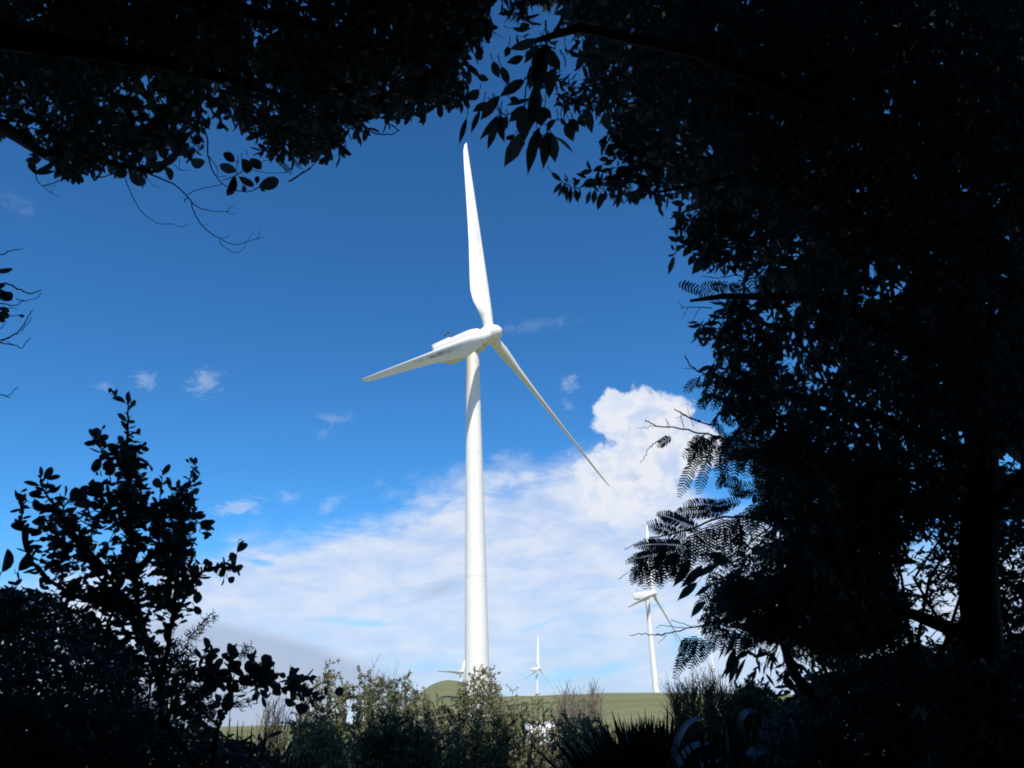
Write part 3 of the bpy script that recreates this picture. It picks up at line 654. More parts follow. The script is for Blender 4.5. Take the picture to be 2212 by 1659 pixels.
bigl = [((600, 480), (400, 620), 60), ((400, 610), (240, 810), 62), ((300, 660), (180, 735), 45), ((240, 730), (172, 920), 34), ((385, 765), (232, 975), 44), ((385, 800), (296, 1055), 44), ((410, 760), (420, 990), 66), ((460, 770), (430, 900), 50),
        ((600, 690), (470, 820), 60), ((590, 900), (430, 1195), 80), ((600, 690), (610, 980), 90), ((725, 860), (635, 1255), 78), ((700, 880), (770, 1080), 55), ((790, 890), (755, 1200), 60), ((810, 900), (850, 1150), 70), ((840, 940), (998, 1088), 58), ((855, 805), (770, 900), 45),
        ((720, 700), (735, 860), 80), ((690, 500), (650, 900), 85), ((760, 200), (690, 480), 90), ((780, 210), (700, 640), 95), ((720, 200), (600, 355), 52), ((700, 145), (470, 230), 62), ((470, 210), (440, 300), 40), ((590, 290), (450, 340), 50), ((830, 250), (760, 360), 70), ((800, 220), (890, 400), 85),
        ((860, 380), (770, 640), 90), ((905, 790), (950, 850), 45), ((930, 830), (998, 980), 66), ((960, 800), (1040, 905), 56), ((1050, 760), (1090, 870), 56), ((1110, 700), (1145, 922), 55), ((1240, 700), (1170, 778), 36), ((1250, 740), (1290, 900), 62), ((1300, 900), (1255, 1025), 40), ((1210, 680), (1160, 740), 36),
        ((640, 640), (450, 690), 28), ((480, 625), (565, 680), 40), ((215, 450), (315, 485), 38), ((740, 700), (820, 800), 45), ((345, 330), (395, 470), 50), ((410, 370), (470, 520), 46), ((500, 60), (660, 60), 44), ((790, 170), (880, 165), 50), ((520, 925), (440, 965), 34), ((880, 650), (900, 700), 40), ((650, 10), (740, 20), 60), ((130, 790), (70, 1000), 30),
        ((230, 560), (130, 640), 60), ((60, 680), (100, 755), 50), ((640, 30), (560, 60), 50), ((930, 200), (960, 280), 40), ((690, 330), (640, 560), 60), ((900, 60), (830, 130), 60), ((560, 1000), (610, 985), 30)]
PET = Wd
for b1, t1, w_ in bigl:
    (x0, y0), (x1, y1) = A4(b1), A4(t1); leaf_px(LV, x0, y0, x1, y1, 2.35+rng.uniform(-.12, .12), w_*.31, dt=rng.uniform(-.02, .02))
sm = [((815, 1228), (905, 1305), 30), ((900, 1310), (828, 1405), 30), ((930, 1320), (870, 1435), 26), ((930, 1330), (905, 1420), 24), ((950, 1340), (935, 1480), 30), ((970, 1350), (968, 1495), 32), ((1010, 1360), (1035, 1480), 36), ((1050, 1370), (1020, 1470), 30), ((1130, 1380), (1100, 1495), 32), ((1170, 1370), (1155, 1490), 36),
      ((1220, 1390), (1195, 1545), 46), ((1260, 1380), (1225, 1480), 36), ((1330, 1350), (1295, 1455), 34), ((1380, 1370), (1345, 1530), 34), ((1410, 1380), (1420, 1470), 26), ((1440, 1370), (1460, 1500), 34), ((1480, 1380), (1500, 1500), 50), ((1140, 1210), (1105, 1125), 32), ((1150, 1215), (1040, 1240), 34), ((1230, 1170), (1150, 1220), 40), ((1100, 1280), (1010, 1240), 34), ((1015, 1310), (990, 1270), 26),
      ((1050, 1290), (1000, 1350), 40), ((1280, 1120), (1200, 1130), 34), ((1330, 1080), (1245, 1045), 56), ((1340, 1010), (1250, 1050), 50), ((1320, 1130), (1240, 1170), 36), ((1560, 1370), (1530, 1460), 44), ((1600, 1380), (1640, 1400), 36), ((1680, 1400), (1750, 1475), 40), ((1230, 1300), (1080, 1350), 50), ((1180, 1290), (1060, 1340), 46), ((1380, 1280), (1240, 1340), 50), ((1400, 1240), (1290, 1290), 44), ((1420, 1180), (1330, 1230), 44), ((930, 1300), (950, 1292), 20)]
for b1, t1, w_ in sm:
    (x0, y0), (x1, y1) = A4(b1), A4(t1); leaf_px(LV, x0, y0, x1, y1, 3.8+rng.uniform(-.05, .05), w_*.27)
A8 = crop(1600, 450, 2.764)
ed = [((130, 490), (85, 615), 30), ((350, 470), (245, 610), 60), ((380, 470), (330, 585), 44), ((450, 470), (385, 540), 36), ((500, 470), (420, 572), 40), ((560, 470), (520, 540), 44), ((620, 480), (580, 545), 44), ((270, 470), (220, 550), 40), ((230, 410), (190, 495), 36), ((160, 385), (80, 350), 30), ((200, 350), (120, 380), 36), ((190, 290), (85, 305), 24), ((230, 240), (100, 210), 40),
      ((200, 140), (100, 120), 36), ((180, 220), (110, 185), 30), ((300, 280), (200, 320), 44), ((260, 330), (180, 390), 44), ((180, 430), (130, 440), 34), ((120, 470), (80, 485), 16), ((110, 405), (130, 450), 20), ((450, 905), (350, 878), 24), ((430, 930), (330, 950), 30), ((400, 985), (265, 1020), 30), ((310, 940), (235, 970), 20), ((300, 960), (290, 1005), 24), ((390, 1045), (290, 1040), 28), ((345, 1050), (315, 1098), 28),
      ((430, 1060), (375, 1105), 34), ((460, 1050), (445, 1105), 30), ((380, 1225), (285, 1262), 28), ((415, 1225), (385, 1275), 24), ((600, 1130), (465, 1145), 40), ((600, 1150), (500, 1170), 30), ((425, 1210), (425, 1150), 20), ((440, 1205), (450, 1150), 22), ((520, 1110), (450, 1115), 30), ((470, 800), (360, 790), 30), ((490, 830), (385, 870), 34), ((560, 1200), (470, 1245), 34), ((500, 940), (480, 1000), 34), ((560, 960), (520, 1020), 34)]
for b1, t1, w_ in ed:
    (x0, y0), (x1, y1) = A8(b1), A8(t1); leaf_px(LV, x0, y0, x1, y1, 4.1+rng.uniform(-.08, .08), w_*.31)
for pts, r0 in (([(600, 640), (560, 615), (490, 620), (400, 632), (312, 618)], 4), ([(380, 835), (270, 830), (165, 834)], 3.5), ([(220, 838), (175, 908)], 2), ([(300, 835), (245, 930)], 2), ([(190, 832), (152, 795)], 2), ([(600, 1360), (480, 1330), (330, 1280), (240, 1225), (198, 1152)], 7), ([(270, 1245), (170, 1240)], 2.2),
                ([(340, 1280), (440, 1280)], 4), ([(180, 430), (120, 480), (85, 560)], 3), ([(420, 1620), (330, 1612), (230, 1570), (125, 1515)], 5), ([(185, 1560), (135, 1580)], 2), ([(190, 1650), (170, 1530)], 2), ([(90, 1650), (72, 1580)], 2), ([(260, 1640), (210, 1500)], 2), ([(350, 1080), (270, 1092)], 2), ([(450, 1060), (375, 1132)], 2)):
    twigline(Wd, cl(A8, pts), 4.1, r0*.0009, r0*.0004, .002)
for pts, r0 in (([(770, 0), (780, 170), (760, 210), (850, 230)], 5), ([(640, 455), (610, 560), (600, 680), (590, 860)], 4), ([(605, 480), (630, 452), (660, 460)], 3), ([(390, 700), (410, 745), (460, 760), (590, 690)], 4), ([(660, 900), (730, 925), (780, 935)], 3), ([(700, 150), (740, 175)], 3), ([(860, 800), (900, 795)], 3), ([(700, 820), (790, 850)], 3), ([(300, 620), (380, 710), (400, 800)], 3), ([(880, 240), (920, 300), (930, 380)], 4), ([(900, 20), (800, 170)], 9)):
    twigline(Wd, cl(A4, pts), 2.35, r0*.0006, r0*.0004, .0015)
twigline(Wd, cl(A4, [(905, 1305), (1000, 1350), (1150, 1330), (1400, 1300), (1700, 1340)]), 3.8, .002, .006, .003)
core2 = [(1090, -120), (2350, -120), (2350, 1200), (2170, 1200), (2150, 1140), (2180, 1060), (2212, 1020), (2212, 960), (2100, 1000), (2080, 1120), (1960, 1150), (1950, 1300), (1960, 1380), (1700, 1390), (1720, 1300), (1650, 1200), (1640, 1000), (1700, 960),
         (1560, 940), (1530, 840), (1560, 760), (1530, 700), (1560, 660), (1620, 610), (1600, 560), (1480, 560), (1475, 470), (1540, 440), (1480, 400), (1380, 405), (1320, 420), (1300, 400), (1370, 350), (1310, 300), (1340, 250), (1275, 235), (1220, 160), (1250, 60), (1230, 30), (1150, 20)]
gaps2 = [(1770, 105, 8, .9), (1985, 145, 20, .95), (1930, 110, 8, .9), (2000, 165, 12, .9), (1840, 375, 6, .9), (1710, 200, 9, .9), (1740, 25, 5, .9), (1830, 315, 10, .8), (2090, 415, 22, .9), (2140, 440, 10, .9), (2330, 420, 14, .9), (1960, 600, 30, .8), (2010, 620, 20, .8), (1900, 640, 16, .7), (1830, 610, 18, .8), (2060, 730, 8, .8), (2090, 720, 8, .8), (1800, 870, 10, .8), (1860, 900, 12, .9),
         (2370, 340, 10, .9), (1545, 620, 26, .5), (1540, 310, 6, .9), (1495, 305, 8, .8), (1380, 300, 6, .9), (1700, 640, 14, .8), (1720, 560, 20, .6), (1650, 560, 16, .6), (2180, 560, 8, .9), (2190, 700, 10, .9), (2150, 800, 10, .9), (2170, 850, 8, .9), (1880, 470, 8, .9), (1750, 510, 8, .9), (2140, 15, 9, .9), (2150, 30, 12, .9), (1865, 370, 20, .85), (1850, 380, 14, .85),
         (1960, 720, 16, .6), (2130, 640, 14, .8), (1870, 690, 10, .7), (1610, 515, 8, .8), (2050, 860, 12, .8), (2180, 930, 14, .9), (1870, 925, 10, .9), (1840, 960, 10, .9), (1980, 1050, 14, .8), (1900, 1200, 10, .7), (1820, 1150, 10, .7), (1790, 1310, 10, .8)]
gaps2 += [(rng.uniform(1570, 1960), rng.uniform(900, 1260), rng.uniform(8, 15), .9) for _ in range(46)]+[(rng.uniform(1500, 1640), rng.uniform(620, 900), rng.uniform(7, 12), .8) for _ in range(14)]
dr2 = lambda x, y: np.array([-.35, -.1, -.45])
zone(LV, Wd, core2, 3.6, 4.6, 1.3, .075, .020, .16, 9, .35, .35, gaps2, dr2)
core2b = [(1130, -120), (2350, -120), (2350, 1170), (2190, 1170), (2190, 1060), (2230, 960), (2100, 980), (2070, 1100), (1960, 1120), (1950, 1370), (1730, 1390), (1740, 1260), (1680, 1150), (1680, 1000), (1620, 930), (1600, 820), (1630, 740), (1650, 640), (1640, 540), (1530, 520), (1520, 440), (1400, 380), (1330, 270), (1260, 190), (1290, 60), (1180, 10)]
zone(L2, None, core2b, 4.6, 6.0, 2.2, .12, .04, .22, 9, .35, .35, gaps2, dr2)
zone(L2, None, [(1350, -120), (2350, -120), (2350, 900), (2100, 900), (1900, 560), (1600, 420), (1500, 300), (1400, 200)], 5.0, 6.2, 2.2, .16, .06, .24, 9, .35, .35, gaps2[:12], dr2)
PET = None
for pl_, tau_ in (([(1448, 448), (1560, 430), (1650, 540), (1605, 590), (1500, 572), (1458, 510)], 1.6), ([(1500, 690), (1600, 600), (1660, 700), (1620, 770), (1515, 765)], 1.5), ([(1515, 780), (1640, 750), (1660, 930), (1560, 905), (1500, 830)], 1.5),
                 ([(1250, 385), (1330, 350), (1440, 385), (1460, 440), (1300, 425), (1240, 415)], 1.1), ([(1290, 240), (1400, 240), (1420, 370), (1340, 350), (1290, 280)], 2.0), ([(1030, -120), (1190, -120), (1180, 30), (1130, 50), (1080, 20), (1040, 0)], 1.8), ([(1070, 60), (1140, 60), (1260, 150), (1280, 250), (1200, 230), (1140, 120)], .8)):
    zone(LV, Wd, pl_, 3.7, 4.3, tau_, .07, .020, .12, 9, .35, .35, (), dr2)
zone(L2, None, [(1130, -120), (2350, -120), (2350, 1000), (2150, 1000), (1980, 900), (1800, 760), (1690, 600), (1560, 460), (1450, 330), (1350, 200), (1250, 60)], 5.4, 6.4, 2.6, .20, .08, .28, 8, .3, .3, gaps2, dr2)
L3 = Leaves(T_LITE); shade_dome(L3, None, lambda P: P[:, 0] >= 0, 1.1, .26, .11, 2.9, 4.4); shade_dome(L3, None, lambda P: P[:, 0] >= 0, 2.7, .40, .17, 5.2, 7.8)
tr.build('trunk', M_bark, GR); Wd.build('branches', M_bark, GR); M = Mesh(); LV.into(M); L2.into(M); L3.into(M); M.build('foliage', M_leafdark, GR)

# ---- feathery-leaved tree, right of the opening
fb = at_h(1800, 1640, 4.8); GF = empty('feathery_tree', ground_pt(fb[0], fb[1]), 'dark small tree with feathery fern-like leaves, reaching over the mid-sized turbine', 'tree')
b_ = np.array(GF.location); tr = Mesh(); Wd = Mesh(); F = Leaves(T_OBL)
tr.tube([b_-[0, 0, .2], at(1790, 1560, 4.5), at(1712, 1450, 4.2), at(1690, 1380, 4.1), at(1700, 1250, 4.2), at(1760, 1060, 4.4)], [.05, .035, .026, .022, .018, .012], 10)
A9 = lambda p: ((1500+p[0]/2.37)*.8848, (1000+p[1]/2.37)*.8848)
for pts, r0 in (([(1900, 300), (700, 180), (560, 150), (380, 110), (240, 90), (182, 60)], 6), ([(300, 150), (240, 190), (200, 225), (150, 310)], 3), ([(560, 90), (430, 45), (350, 0)], 4), ([(1300, 700), (900, 640), (640, 620), (420, 700), (200, 740)], 8), ([(240, 90), (130, 112)], 1.6), ([(400, 100), (380, 20)], 1.6), ([(320, 100), (300, 50)], 1.6),
                ([(1100, 1150), (760, 1200), (450, 1260), (330, 1290), (240, 1302), (150, 1295), (90, 1308)], 4), ([(450, 1255), (350, 1225), (330, 1215)], 2), ([(420, 1265), (300, 1250), (240, 1262)], 2.2), ([(240, 1302), (300, 1305), (252, 1350)], 2), ([(330, 1280), (370, 1350)], 1.4), ([(1000, 600), (800, 760), (700, 880), (520, 880)], 5), ([(100, 910), (180, 900), (420, 850)], 2.5), ([(60, 810), (130, 780), (300, 770)], 2), ([(25, 980), (80, 940), (160, 900)], 1.8)):
    twigline(Wd, cl(A9, pts), (4.3, 4.0), r0*.0011, r0*.0004, .003)
# hanging feathers traced one by one: base, tip
pn = [((510, 210), (370, 460)), ((560, 240), (480, 450)), ((560, 200), (400, 250)), ((620, 260), (640, 390)), ((700, 250), (690, 380)), ((760, 250), (720, 340)), ((640, 370), (590, 440)), ((740, 440), (600, 390)), ((640, 560), (400, 520)), ((560, 600), (350, 575)), ((480, 700), (245, 565)), ((420, 740), (195, 645)), ((420, 790), (120, 745)), ((400, 830), (85, 825)),
      ((700, 600), (740, 820)), ((760, 560), (800, 700)), ((640, 680), (660, 860)), ((560, 680), (560, 860)), ((500, 700), (480, 880)), ((440, 740), (430, 900)), ((700, 640), (700, 800)), ((800, 540), (830, 700)), ((870, 480), (900, 640)), ((920, 470), (940, 640)), ((180, 880), (175, 1010)), ((210, 870), (210, 1010)), ((260, 880), (265, 1010)), ((290, 880), (280, 1000)), ((330, 860), (335, 970)), ((150, 890), (140, 1000)),
      ((120, 905), (100, 995)), ((380, 860), (360, 960)), ((300, 800), (230, 930)), ((360, 820), (300, 950)), ((440, 880), (400, 1000)), ((480, 1300), (345, 1510)), ((520, 1330), (440, 1470)), ((560, 1340), (500, 1440)), ((420, 1320), (380, 1400)), ((560, 1060), (470, 1130)), ((600, 960), (500, 1080)), ((760, 1230), (800, 1360)), ((860, 1180), (880, 1330)), ((900, 1200), (700, 1300)), ((720, 1150), (560, 1250)),
      ((880, 250), (820, 200)), ((900, 180), (860, 320)), ((940, 200), (900, 300)), ((850, 380), (940, 340)), ((820, 120), (700, 150)), ((600, 80), (640, 180)), ((500, 150), (430, 210)), ((540, 170), (460, 220)), ((700, 100), (620, 20)), ((330, 160), (250, 200))]
pn = pn+[((a_+rng.normal()*12, b_2+rng.normal()*12), (c_+rng.normal()*18, e_+rng.normal()*18)) for (a_, b_2), (c_, e_) in pn[7:14]+pn[22:30:2]]
for x in np.arange(430, 870, 33):                    # the curtain of feathers hanging from the long branch
    y = np.interp(x, [430, 560, 700, 870], [720, 655, 590, 500])+rng.normal()*14; l_ = rng.uniform(130, 225)
    pn.append(((x, y), (x-l_*rng.uniform(.05, .3), y+l_)))
for x in np.arange(140, 460, 36):
    y = np.interp(x, [140, 460], [850, 790])+rng.normal()*10; l_ = rng.uniform(90, 150); pn.append(((x, y), (x-l_*rng.uniform(-.05, .25), y+l_)))
for x in np.arange(470, 940, 36):                    # a higher, shorter curtain, and one below near the thin twigs
    y = np.interp(x, [470, 940], [180, 250])+rng.normal()*22; l_ = rng.uniform(95, 165); pn.append(((x, y), (x-l_*rng.uniform(.1, .5), y+l_)))
for x in np.arange(430, 780, 38):
    y = np.interp(x, [430, 780], [1330, 1270])+rng.normal()*18; l_ = rng.uniform(90, 160); pn.append(((x, y), (x-l_*rng.uniform(.2, .6), y+l_)))
for x in np.arange(600, 940, 34):
    y = np.interp(x, [600, 940], [600, 430])+rng.normal()*14; l_ = rng.uniform(90, 150); pn.append(((x, y), (x-l_, y-l_*rng.uniform(.0, .35))))
for x in np.arange(860, 960, 24): pn.append(((x, 400+rng.normal()*40), (x-30, 610+rng.normal()*30)))
for b1, t1 in pn:
    (x0, y0), (x1, y1) = A9(b1), A9(t1); d_ = 4.0+rng.uniform(-.15, .15); a_, c_ = at(x0, y0, d_), at(x1, y1, d_+rng.uniform(-.05, .05)); ln = np.linalg.norm(c_-a_)
    pinna(F, Wd, a_, c_-a_, ln, max(10, int(ln/.0115)), .040 if ln > .12 else .028, .0085, plane=cF+.25*rng.normal(size=3))
A8b = [((170, 680), (420, 745)), ((150, 670), (300, 700)), ((300, 690), (500, 660)), ((370, 690), (480, 700)), ((560, 640), (620, 760)), ((500, 670), (560, 720)), ((620, 560), (660, 700)), ((420, 1320), (335, 1430)), ((345, 1440), (300, 1500)), ((470, 1340), (540, 1400)), ((480, 1420), (380, 1500)), ((560, 1370), (600, 1470)), ((300, 1310), (200, 1380)), ((620, 1380), (640, 1440)), ((700, 1290), (760, 1420)), ((640, 1290), (720, 1350))]
for b1, t1 in A8b:
    (x0, y0), (x1, y1) = A8(b1), A8(t1); a_, c_ = at(x0, y0, 4.1), at(x1, y1, 4.1); ln = np.linalg.norm(c_-a_)
    pinna(F, Wd, a_, c_-a_, ln, max(8, int(ln/.013)), .034, .0095, plane=cF+.3*rng.normal(size=3))
def fzone(poly, N, d0, d1, gaps=()):
    xs = [p[0] for p in poly]; ys = [p[1] for p in poly]; g = 0
    while g < N:
        x, y = rng.uniform(min(xs), max(xs)), rng.uniform(min(ys), max(ys))
        if not inpoly(np.array([[x, y]]), poly)[0]: continue
        g += 1
        if any((x-a)**2+(y-b)**2 < c*c for a, b, c, *_ in gaps): continue
        p = at(x, y, rng.uniform(d0, d1)); dd = unit(np.array([-.5, -.1, -.15])+.5*rng.normal(size=3)); e = px(p+dd*.22)
        if not inpoly(e, poly)[0]: dd = -dd*np.array([1, 1, -1])
        if not inpoly(px(p+dd*.22), poly)[0]: continue
        frond(F, Wd, p, dd, .22, 6, .15, .032, .0085, .5)
LB = Leaves(T_LANCE)
FZ = [(1560, 920), (1640, 900), (1900, 930), (1960, 1150), (1930, 1390), (1700, 1400), (1560, 1350), (1530, 1270), (1640, 1190), (1690, 1090), (1600, 1040)]
fzone(FZ, 170, 4.0, 4.9, gaps2)
for pl_, tau_ in (([(1440, 945), (1500, 930), (1600, 950), (1610, 990), (1540, 985), (1480, 965)], .9), ([(1580, 1215), (1680, 1180), (1740, 1300), (1710, 1400), (1570, 1385), (1505, 1365), (1520, 1300)], 1.8), ([(1640, 940), (1960, 930), (1960, 1180), (1700, 1180), (1640, 1060)], .8)):
    zone(F, Wd, pl_, 4.1, 4.6, tau_, .034, .009, .10, 18, .35, .3, gaps2, lambda x, y: np.array([-.7, -.1, -.3]), 1.3)
zone(LB, None, [(1600, 1000), (1960, 950), (1960, 1400), (1720, 1400), (1640, 1300), (1600, 1150)], 4.6, 5.4, 1.0, .09, .025, .16, 9, .3, .3, gaps2)
zone(F, None, [(1520, 1190), (1640, 1130), (1760, 1150), (1930, 1200), (1950, 1380), (1760, 1440), (1700, 1400), (1560, 1345), (1525, 1270)], 4.1, 4.8, 1.5, .030, .008, .10, 14, .3, .2, gaps2)
PET = Wd
for b1, t1, w_ in (((440, 870), (340, 1030), 50), ((510, 900), (380, 1030), 52), ((480, 1000), (362, 1108), 44), ((560, 1010), (460, 1080), 26), ((530, 1110), (435, 1200), 44), ((600, 900), (470, 985), 50), ((640, 860), (540, 840), 44), ((660, 880), (560, 870), 44), ((700, 1270), (640, 1440), 44), ((820, 1230), (810, 1350), 40), ((910, 1220), (850, 1290), 40), ((940, 1390), (870, 1500), 50), ((640, 1340), (590, 1450), 26), ((830, 220), (790, 290), 60), ((760, 230), (660, 300), 40),
                   ((930, 1000), (850, 1100), 50), ((300, 800), (220, 930), 44), ((380, 840), (270, 910), 40), ((800, 1330), (740, 1400), 34), ((780, 1400), (700, 1440), 30), ((900, 1410), (800, 1440), 34), ((700, 1380), (640, 1560), 40), ((720, 1420), (660, 1590), 36), ((690, 1440), (620, 1580), 30), ((760, 1440), (700, 1600), 34)):
    (x0, y0), (x1, y1) = A9(b1), A9(t1); leaf_px(LB, x0, y0, x1, y1, 4.0, w_*.37*.9)
zone(LB, Wd, [(1560, 1390), (1640, 1400), (1740, 1400), (1960, 1390), (1960, 1480), (1800, 1500), (1700, 1480), (1640, 1470)], 4.0, 4.6, .9, .075, .018, .14, 8, .5, .6, [(1680, 1455, 22, 1), (1650, 1500, 20, 1), (1600, 1440, 30, .5), (1740, 1430, 16, .7)])
tr.build('trunk', M_bark, GF); Wd.build('branches', M_twig, GF); M = Mesh(); F.into(M); M.build('feathery_leaves', M_leafpin, GF)
M = Mesh(); LB.into(M); M.build('narrow_leaves', M_leafdark, GF)

# ---- dark mass seen through at lower right, with its tangle of twigs in the bright opening
rb = at_h(2010, 1640, 5.6); GT = empty('tangled_shrub', ground_pt(rb[0], rb[1]), 'tangled dark shrub with crossing twigs and bright gaps, beside the right-hand trunk', 'shrub')
Wd = Mesh(); L = Leaves(T_LITE); tr = Mesh(); b_ = np.array(GT.location)
for i in range(9):
    x = rng.uniform(1900, 2120); tr.tube([b_+rng.normal(size=3)*.05*[1, 1, 0]-[0, 0, .1], at(x+rng.normal()*40, 1420, 5.2), at(x+rng.normal()*60, 1250, 5.2), at(x+rng.normal()*80, 1080, 5.3)], [.02, .014, .009, .004], 6)
for i in range(46):
    x, y = rng.uniform(1900, 2110), rng.uniform(1120, 1400); a_ = rng.uniform(-1, 1); l_ = rng.uniform(50, 130)
    twigline(Wd, [(x-l_*math.cos(a_)/2, y-l_*math.sin(a_)/2), (x+rng.normal()*8, y+rng.normal()*8), (x+l_*math.cos(a_)/2, y+l_*math.sin(a_)/2)], rng.uniform(4.8, 5.3), .004, .0015, .003)
og = [(1955, 1215, 26, .75), (1990, 1185, 24, .8), (1965, 1250, 26, .95), (2000, 1265, 22, .8), (2040, 1230, 22, .7), (2045, 1300, 30, .85), (2000, 1340, 26, .9), (2030, 1370, 26, .85), (1975, 1330, 24, .9), (2060, 1340, 22, .8), (1990, 1160, 18, .7), (1935, 1330, 16, .7), (2060, 1260, 16, .6), (2000, 1120, 16, .6), (1940, 1290, 14, .6), (2020, 1150, 20, .5), (2090, 1370, 12, .7), (1960, 1380, 16, .6)]
zone(L, Wd, [(1760, 1000), (2110, 1000), (2110, 1440), (1760, 1440)], 4.9, 5.8, 3.1, .05, .018, .13, 9, .3, .2, og+gaps2)
zone(L, Wd, [(2120, 1000), (2400, 1000), (2400, 1520), (2120, 1520)], 4.9, 5.8, 4.0, .05, .018, .13, 9, .3, .2, [(2185, 1085, 26, .8), (2180, 1140, 22, .7), (2190, 1205, 20, .75), (2205, 1000, 22, .7), (2210, 1110, 20, .7), (2200, 1235, 14, .8)])
tr.build('stems', M_bark, GT); Wd.build('twigs', M_twig, GT); M = Mesh(); L.into(M); M.build('foliage', M_leafdark, GT)

# ---- dark undergrowth along the bottom right: three bushes
def dark_bush(name, label, poly, d0, d1, tau, ll, lw, ln, n_, stems, cat='bush', T=T_LITE, mt=None, **k):
    cx_ = sum(p[0] for p in poly)/len(poly); g_ = at_h(min(max(cx_, -150), 2400), 1600, (d0+d1)/2*1.06); G = empty(name, ground_pt(g_[0], g_[1]), label, cat)
    L = Leaves(T); Wd = Mesh(); b_ = np.array(G.location); S = Mesh()
    for x, y in stems:
        e = at(x, y, (d0+d1)/2); mid = (b_+e)/2+np.array([(e-b_)[0]*.15, 0, .15]); S.tube([b_-[0, 0, .1], mid, e], [.022, .013, .004], 6)
    zone(L, Wd, poly, d0, d1, tau, ll, lw, ln, n_, **k)
    S.build('stems', M_bark, G); Wd.build('twigs', M_twig, G); M = Mesh(); L.into(M); M.build('foliage', mt or M_leafdark, G); return G
dark_bush('undergrowth_bush', 'black leafy undergrowth in the bottom right corner, below the right-hand trunk', [(2020, 1400), (2400, 1400), (2400, 1800), (1960, 1800), (1980, 1480)], 3.6, 4.6, 4.2, .07, .025, .15, 9, [(2050, 1500), (2150, 1450), (2200, 1500), (2100, 1560)], droop=.3, hang=.2)
dark_bush('undergrowth_bush', 'dark leafy undergrowth under the small bright sky gap at lower right', [(1760, 1440), (2060, 1410), (2040, 1800), (1640, 1800), (1640, 1560), (1720, 1500)], 4.2, 5.4, 4.0, .06, .02, .15, 9, [(1780, 1500), (1880, 1450), (1950, 1480), (1700, 1560)], droop=.2, hang=.1, gaps=[(1700, 1490, 14, .6)])

dark_bush('undergrowth_bush', 'deepest black bush behind the other undergrowth at the right', [(1640, 1490), (1720, 1470), (1900, 1400), (2400, 1380), (2400, 1820), (1600, 1820), (1600, 1540)], 6.4, 7.4, 5.0, .13, .055, .22, 9, [(1750, 1520), (1900, 1450), (2100, 1440), (2200, 1450)], droop=.2, hang=.1)

# ---- left shrub with round leaves
sb = at_h(345, 1640, 2.9); GS = empty('round_leaved_shrub', ground_pt(sb[0], sb[1]), 'tall dark shrub with small rounded leaves and a pointed top, silhouetted at the left', 'shrub')
b_ = np.array(GS.location); S = Mesh(); Wd = Mesh(); LV = Leaves(T_BROAD); A5 = crop(0, 930, 2.91)
DS = 2.75
root_px = (352, 1600)
main = [([(352, 1640), (345, 1480), (300, 1330), (283, 1150), (275, 1000), (277, 900), (276, 862)], .016, .0015),
        ([(345, 1480), (370, 1350), (390, 1200), (400, 1080), (412, 1030), (422, 1000)], .010, .0015), ([(300, 1330), (200, 1200), (130, 1110), (95, 1060), (85, 1030)], .009, .0015), ([(283, 1150), (225, 1100), (200, 1060), (190, 1046)], .006, .0015),
        ([(370, 1350), (410, 1270), (440, 1235), (480, 1225), (515, 1228)], .007, .0015), ([(300, 1330), (150, 1280), (60, 1200), (45, 1100), (40, 1075)], .008, .0015), ([(130, 1110), (150, 1080), (170, 1060)], .004, .0012), ([(283, 1000), (230, 985), (215, 960), (205, 945)], .004, .0012),
        ([(400, 1100), (440, 1140), (450, 1150)], .003, .0012), ([(340, 1400), (250, 1300), (190, 1200), (200, 1150)], .007, .002), ([(345, 1450), (300, 1380), (240, 1380), (200, 1320)], .006, .002), ([(290, 1250), (340, 1180), (340, 1100), (350, 1060)], .006, .0015)]
def along(P, Lv, step, ll, lw, jit=.5, t0=.15, outw=.8):
    seg = np.linalg.norm(np.diff(P, axis=0), axis=1); c_ = np.concatenate([[0], np.cumsum(seg)]); n_ = max(int(c_[-1]*(1-t0)/step), 2)
    s_ = np.linspace(t0*c_[-1], c_[-1], n_); B = np.stack([np.interp(s_, c_, P[:, i]) for i in range(3)], 1); T = unit(np.gradient(B, axis=0)+1e-6)
    o_ = unit(np.cross(T, unit(rng.normal(size=(n_, 3))))); d = unit(T*.55+o_*outw+jit*.4*rng.normal(size=(n_, 3)))
    k = rng.uniform(.55, 1.2, n_)*np.interp(s_/c_[-1], [0, .8, 1], [1.1, .95, .6])
    Lv.add(B, d, unit(rng.normal(size=(n_, 3))-cF*.6), ll*k, lw*k*rng.uniform(.8, 1.15, n_), rng.uniform(0, .45, n_))
    return B, T
for pts, r0, r1 in main:
    Q = twigline(Wd if r0 < .009 else S, pts, (DS+.05, DS+rng.uniform(-.2, .2)), r0, r1, .002)
    if pts[0] == (352, 1640): S.tube(np.vstack([b_-[0, 0, .1], (b_+Q[0])/2, Q[0]]), [.026, .02, .016], 8)
    B, T = along(Q, LV, .011, .046, .025)
    for i in range(4, len(B), 7 if r0 > .005 else 9):
        e = unit(T[i]*.7+rng.normal(size=3)*.7+UP*.2); ln = rng.uniform(.04, .085); P = B[i]+e*ln*np.linspace(0, 1, 4)[:, None]+UP*.01*np.linspace(0, 1, 4)[:, None]**2
        Wd.tube(P, np.linspace(.0016, .0008, 4), 4, False); along(P, LV, .011, .042, .024)
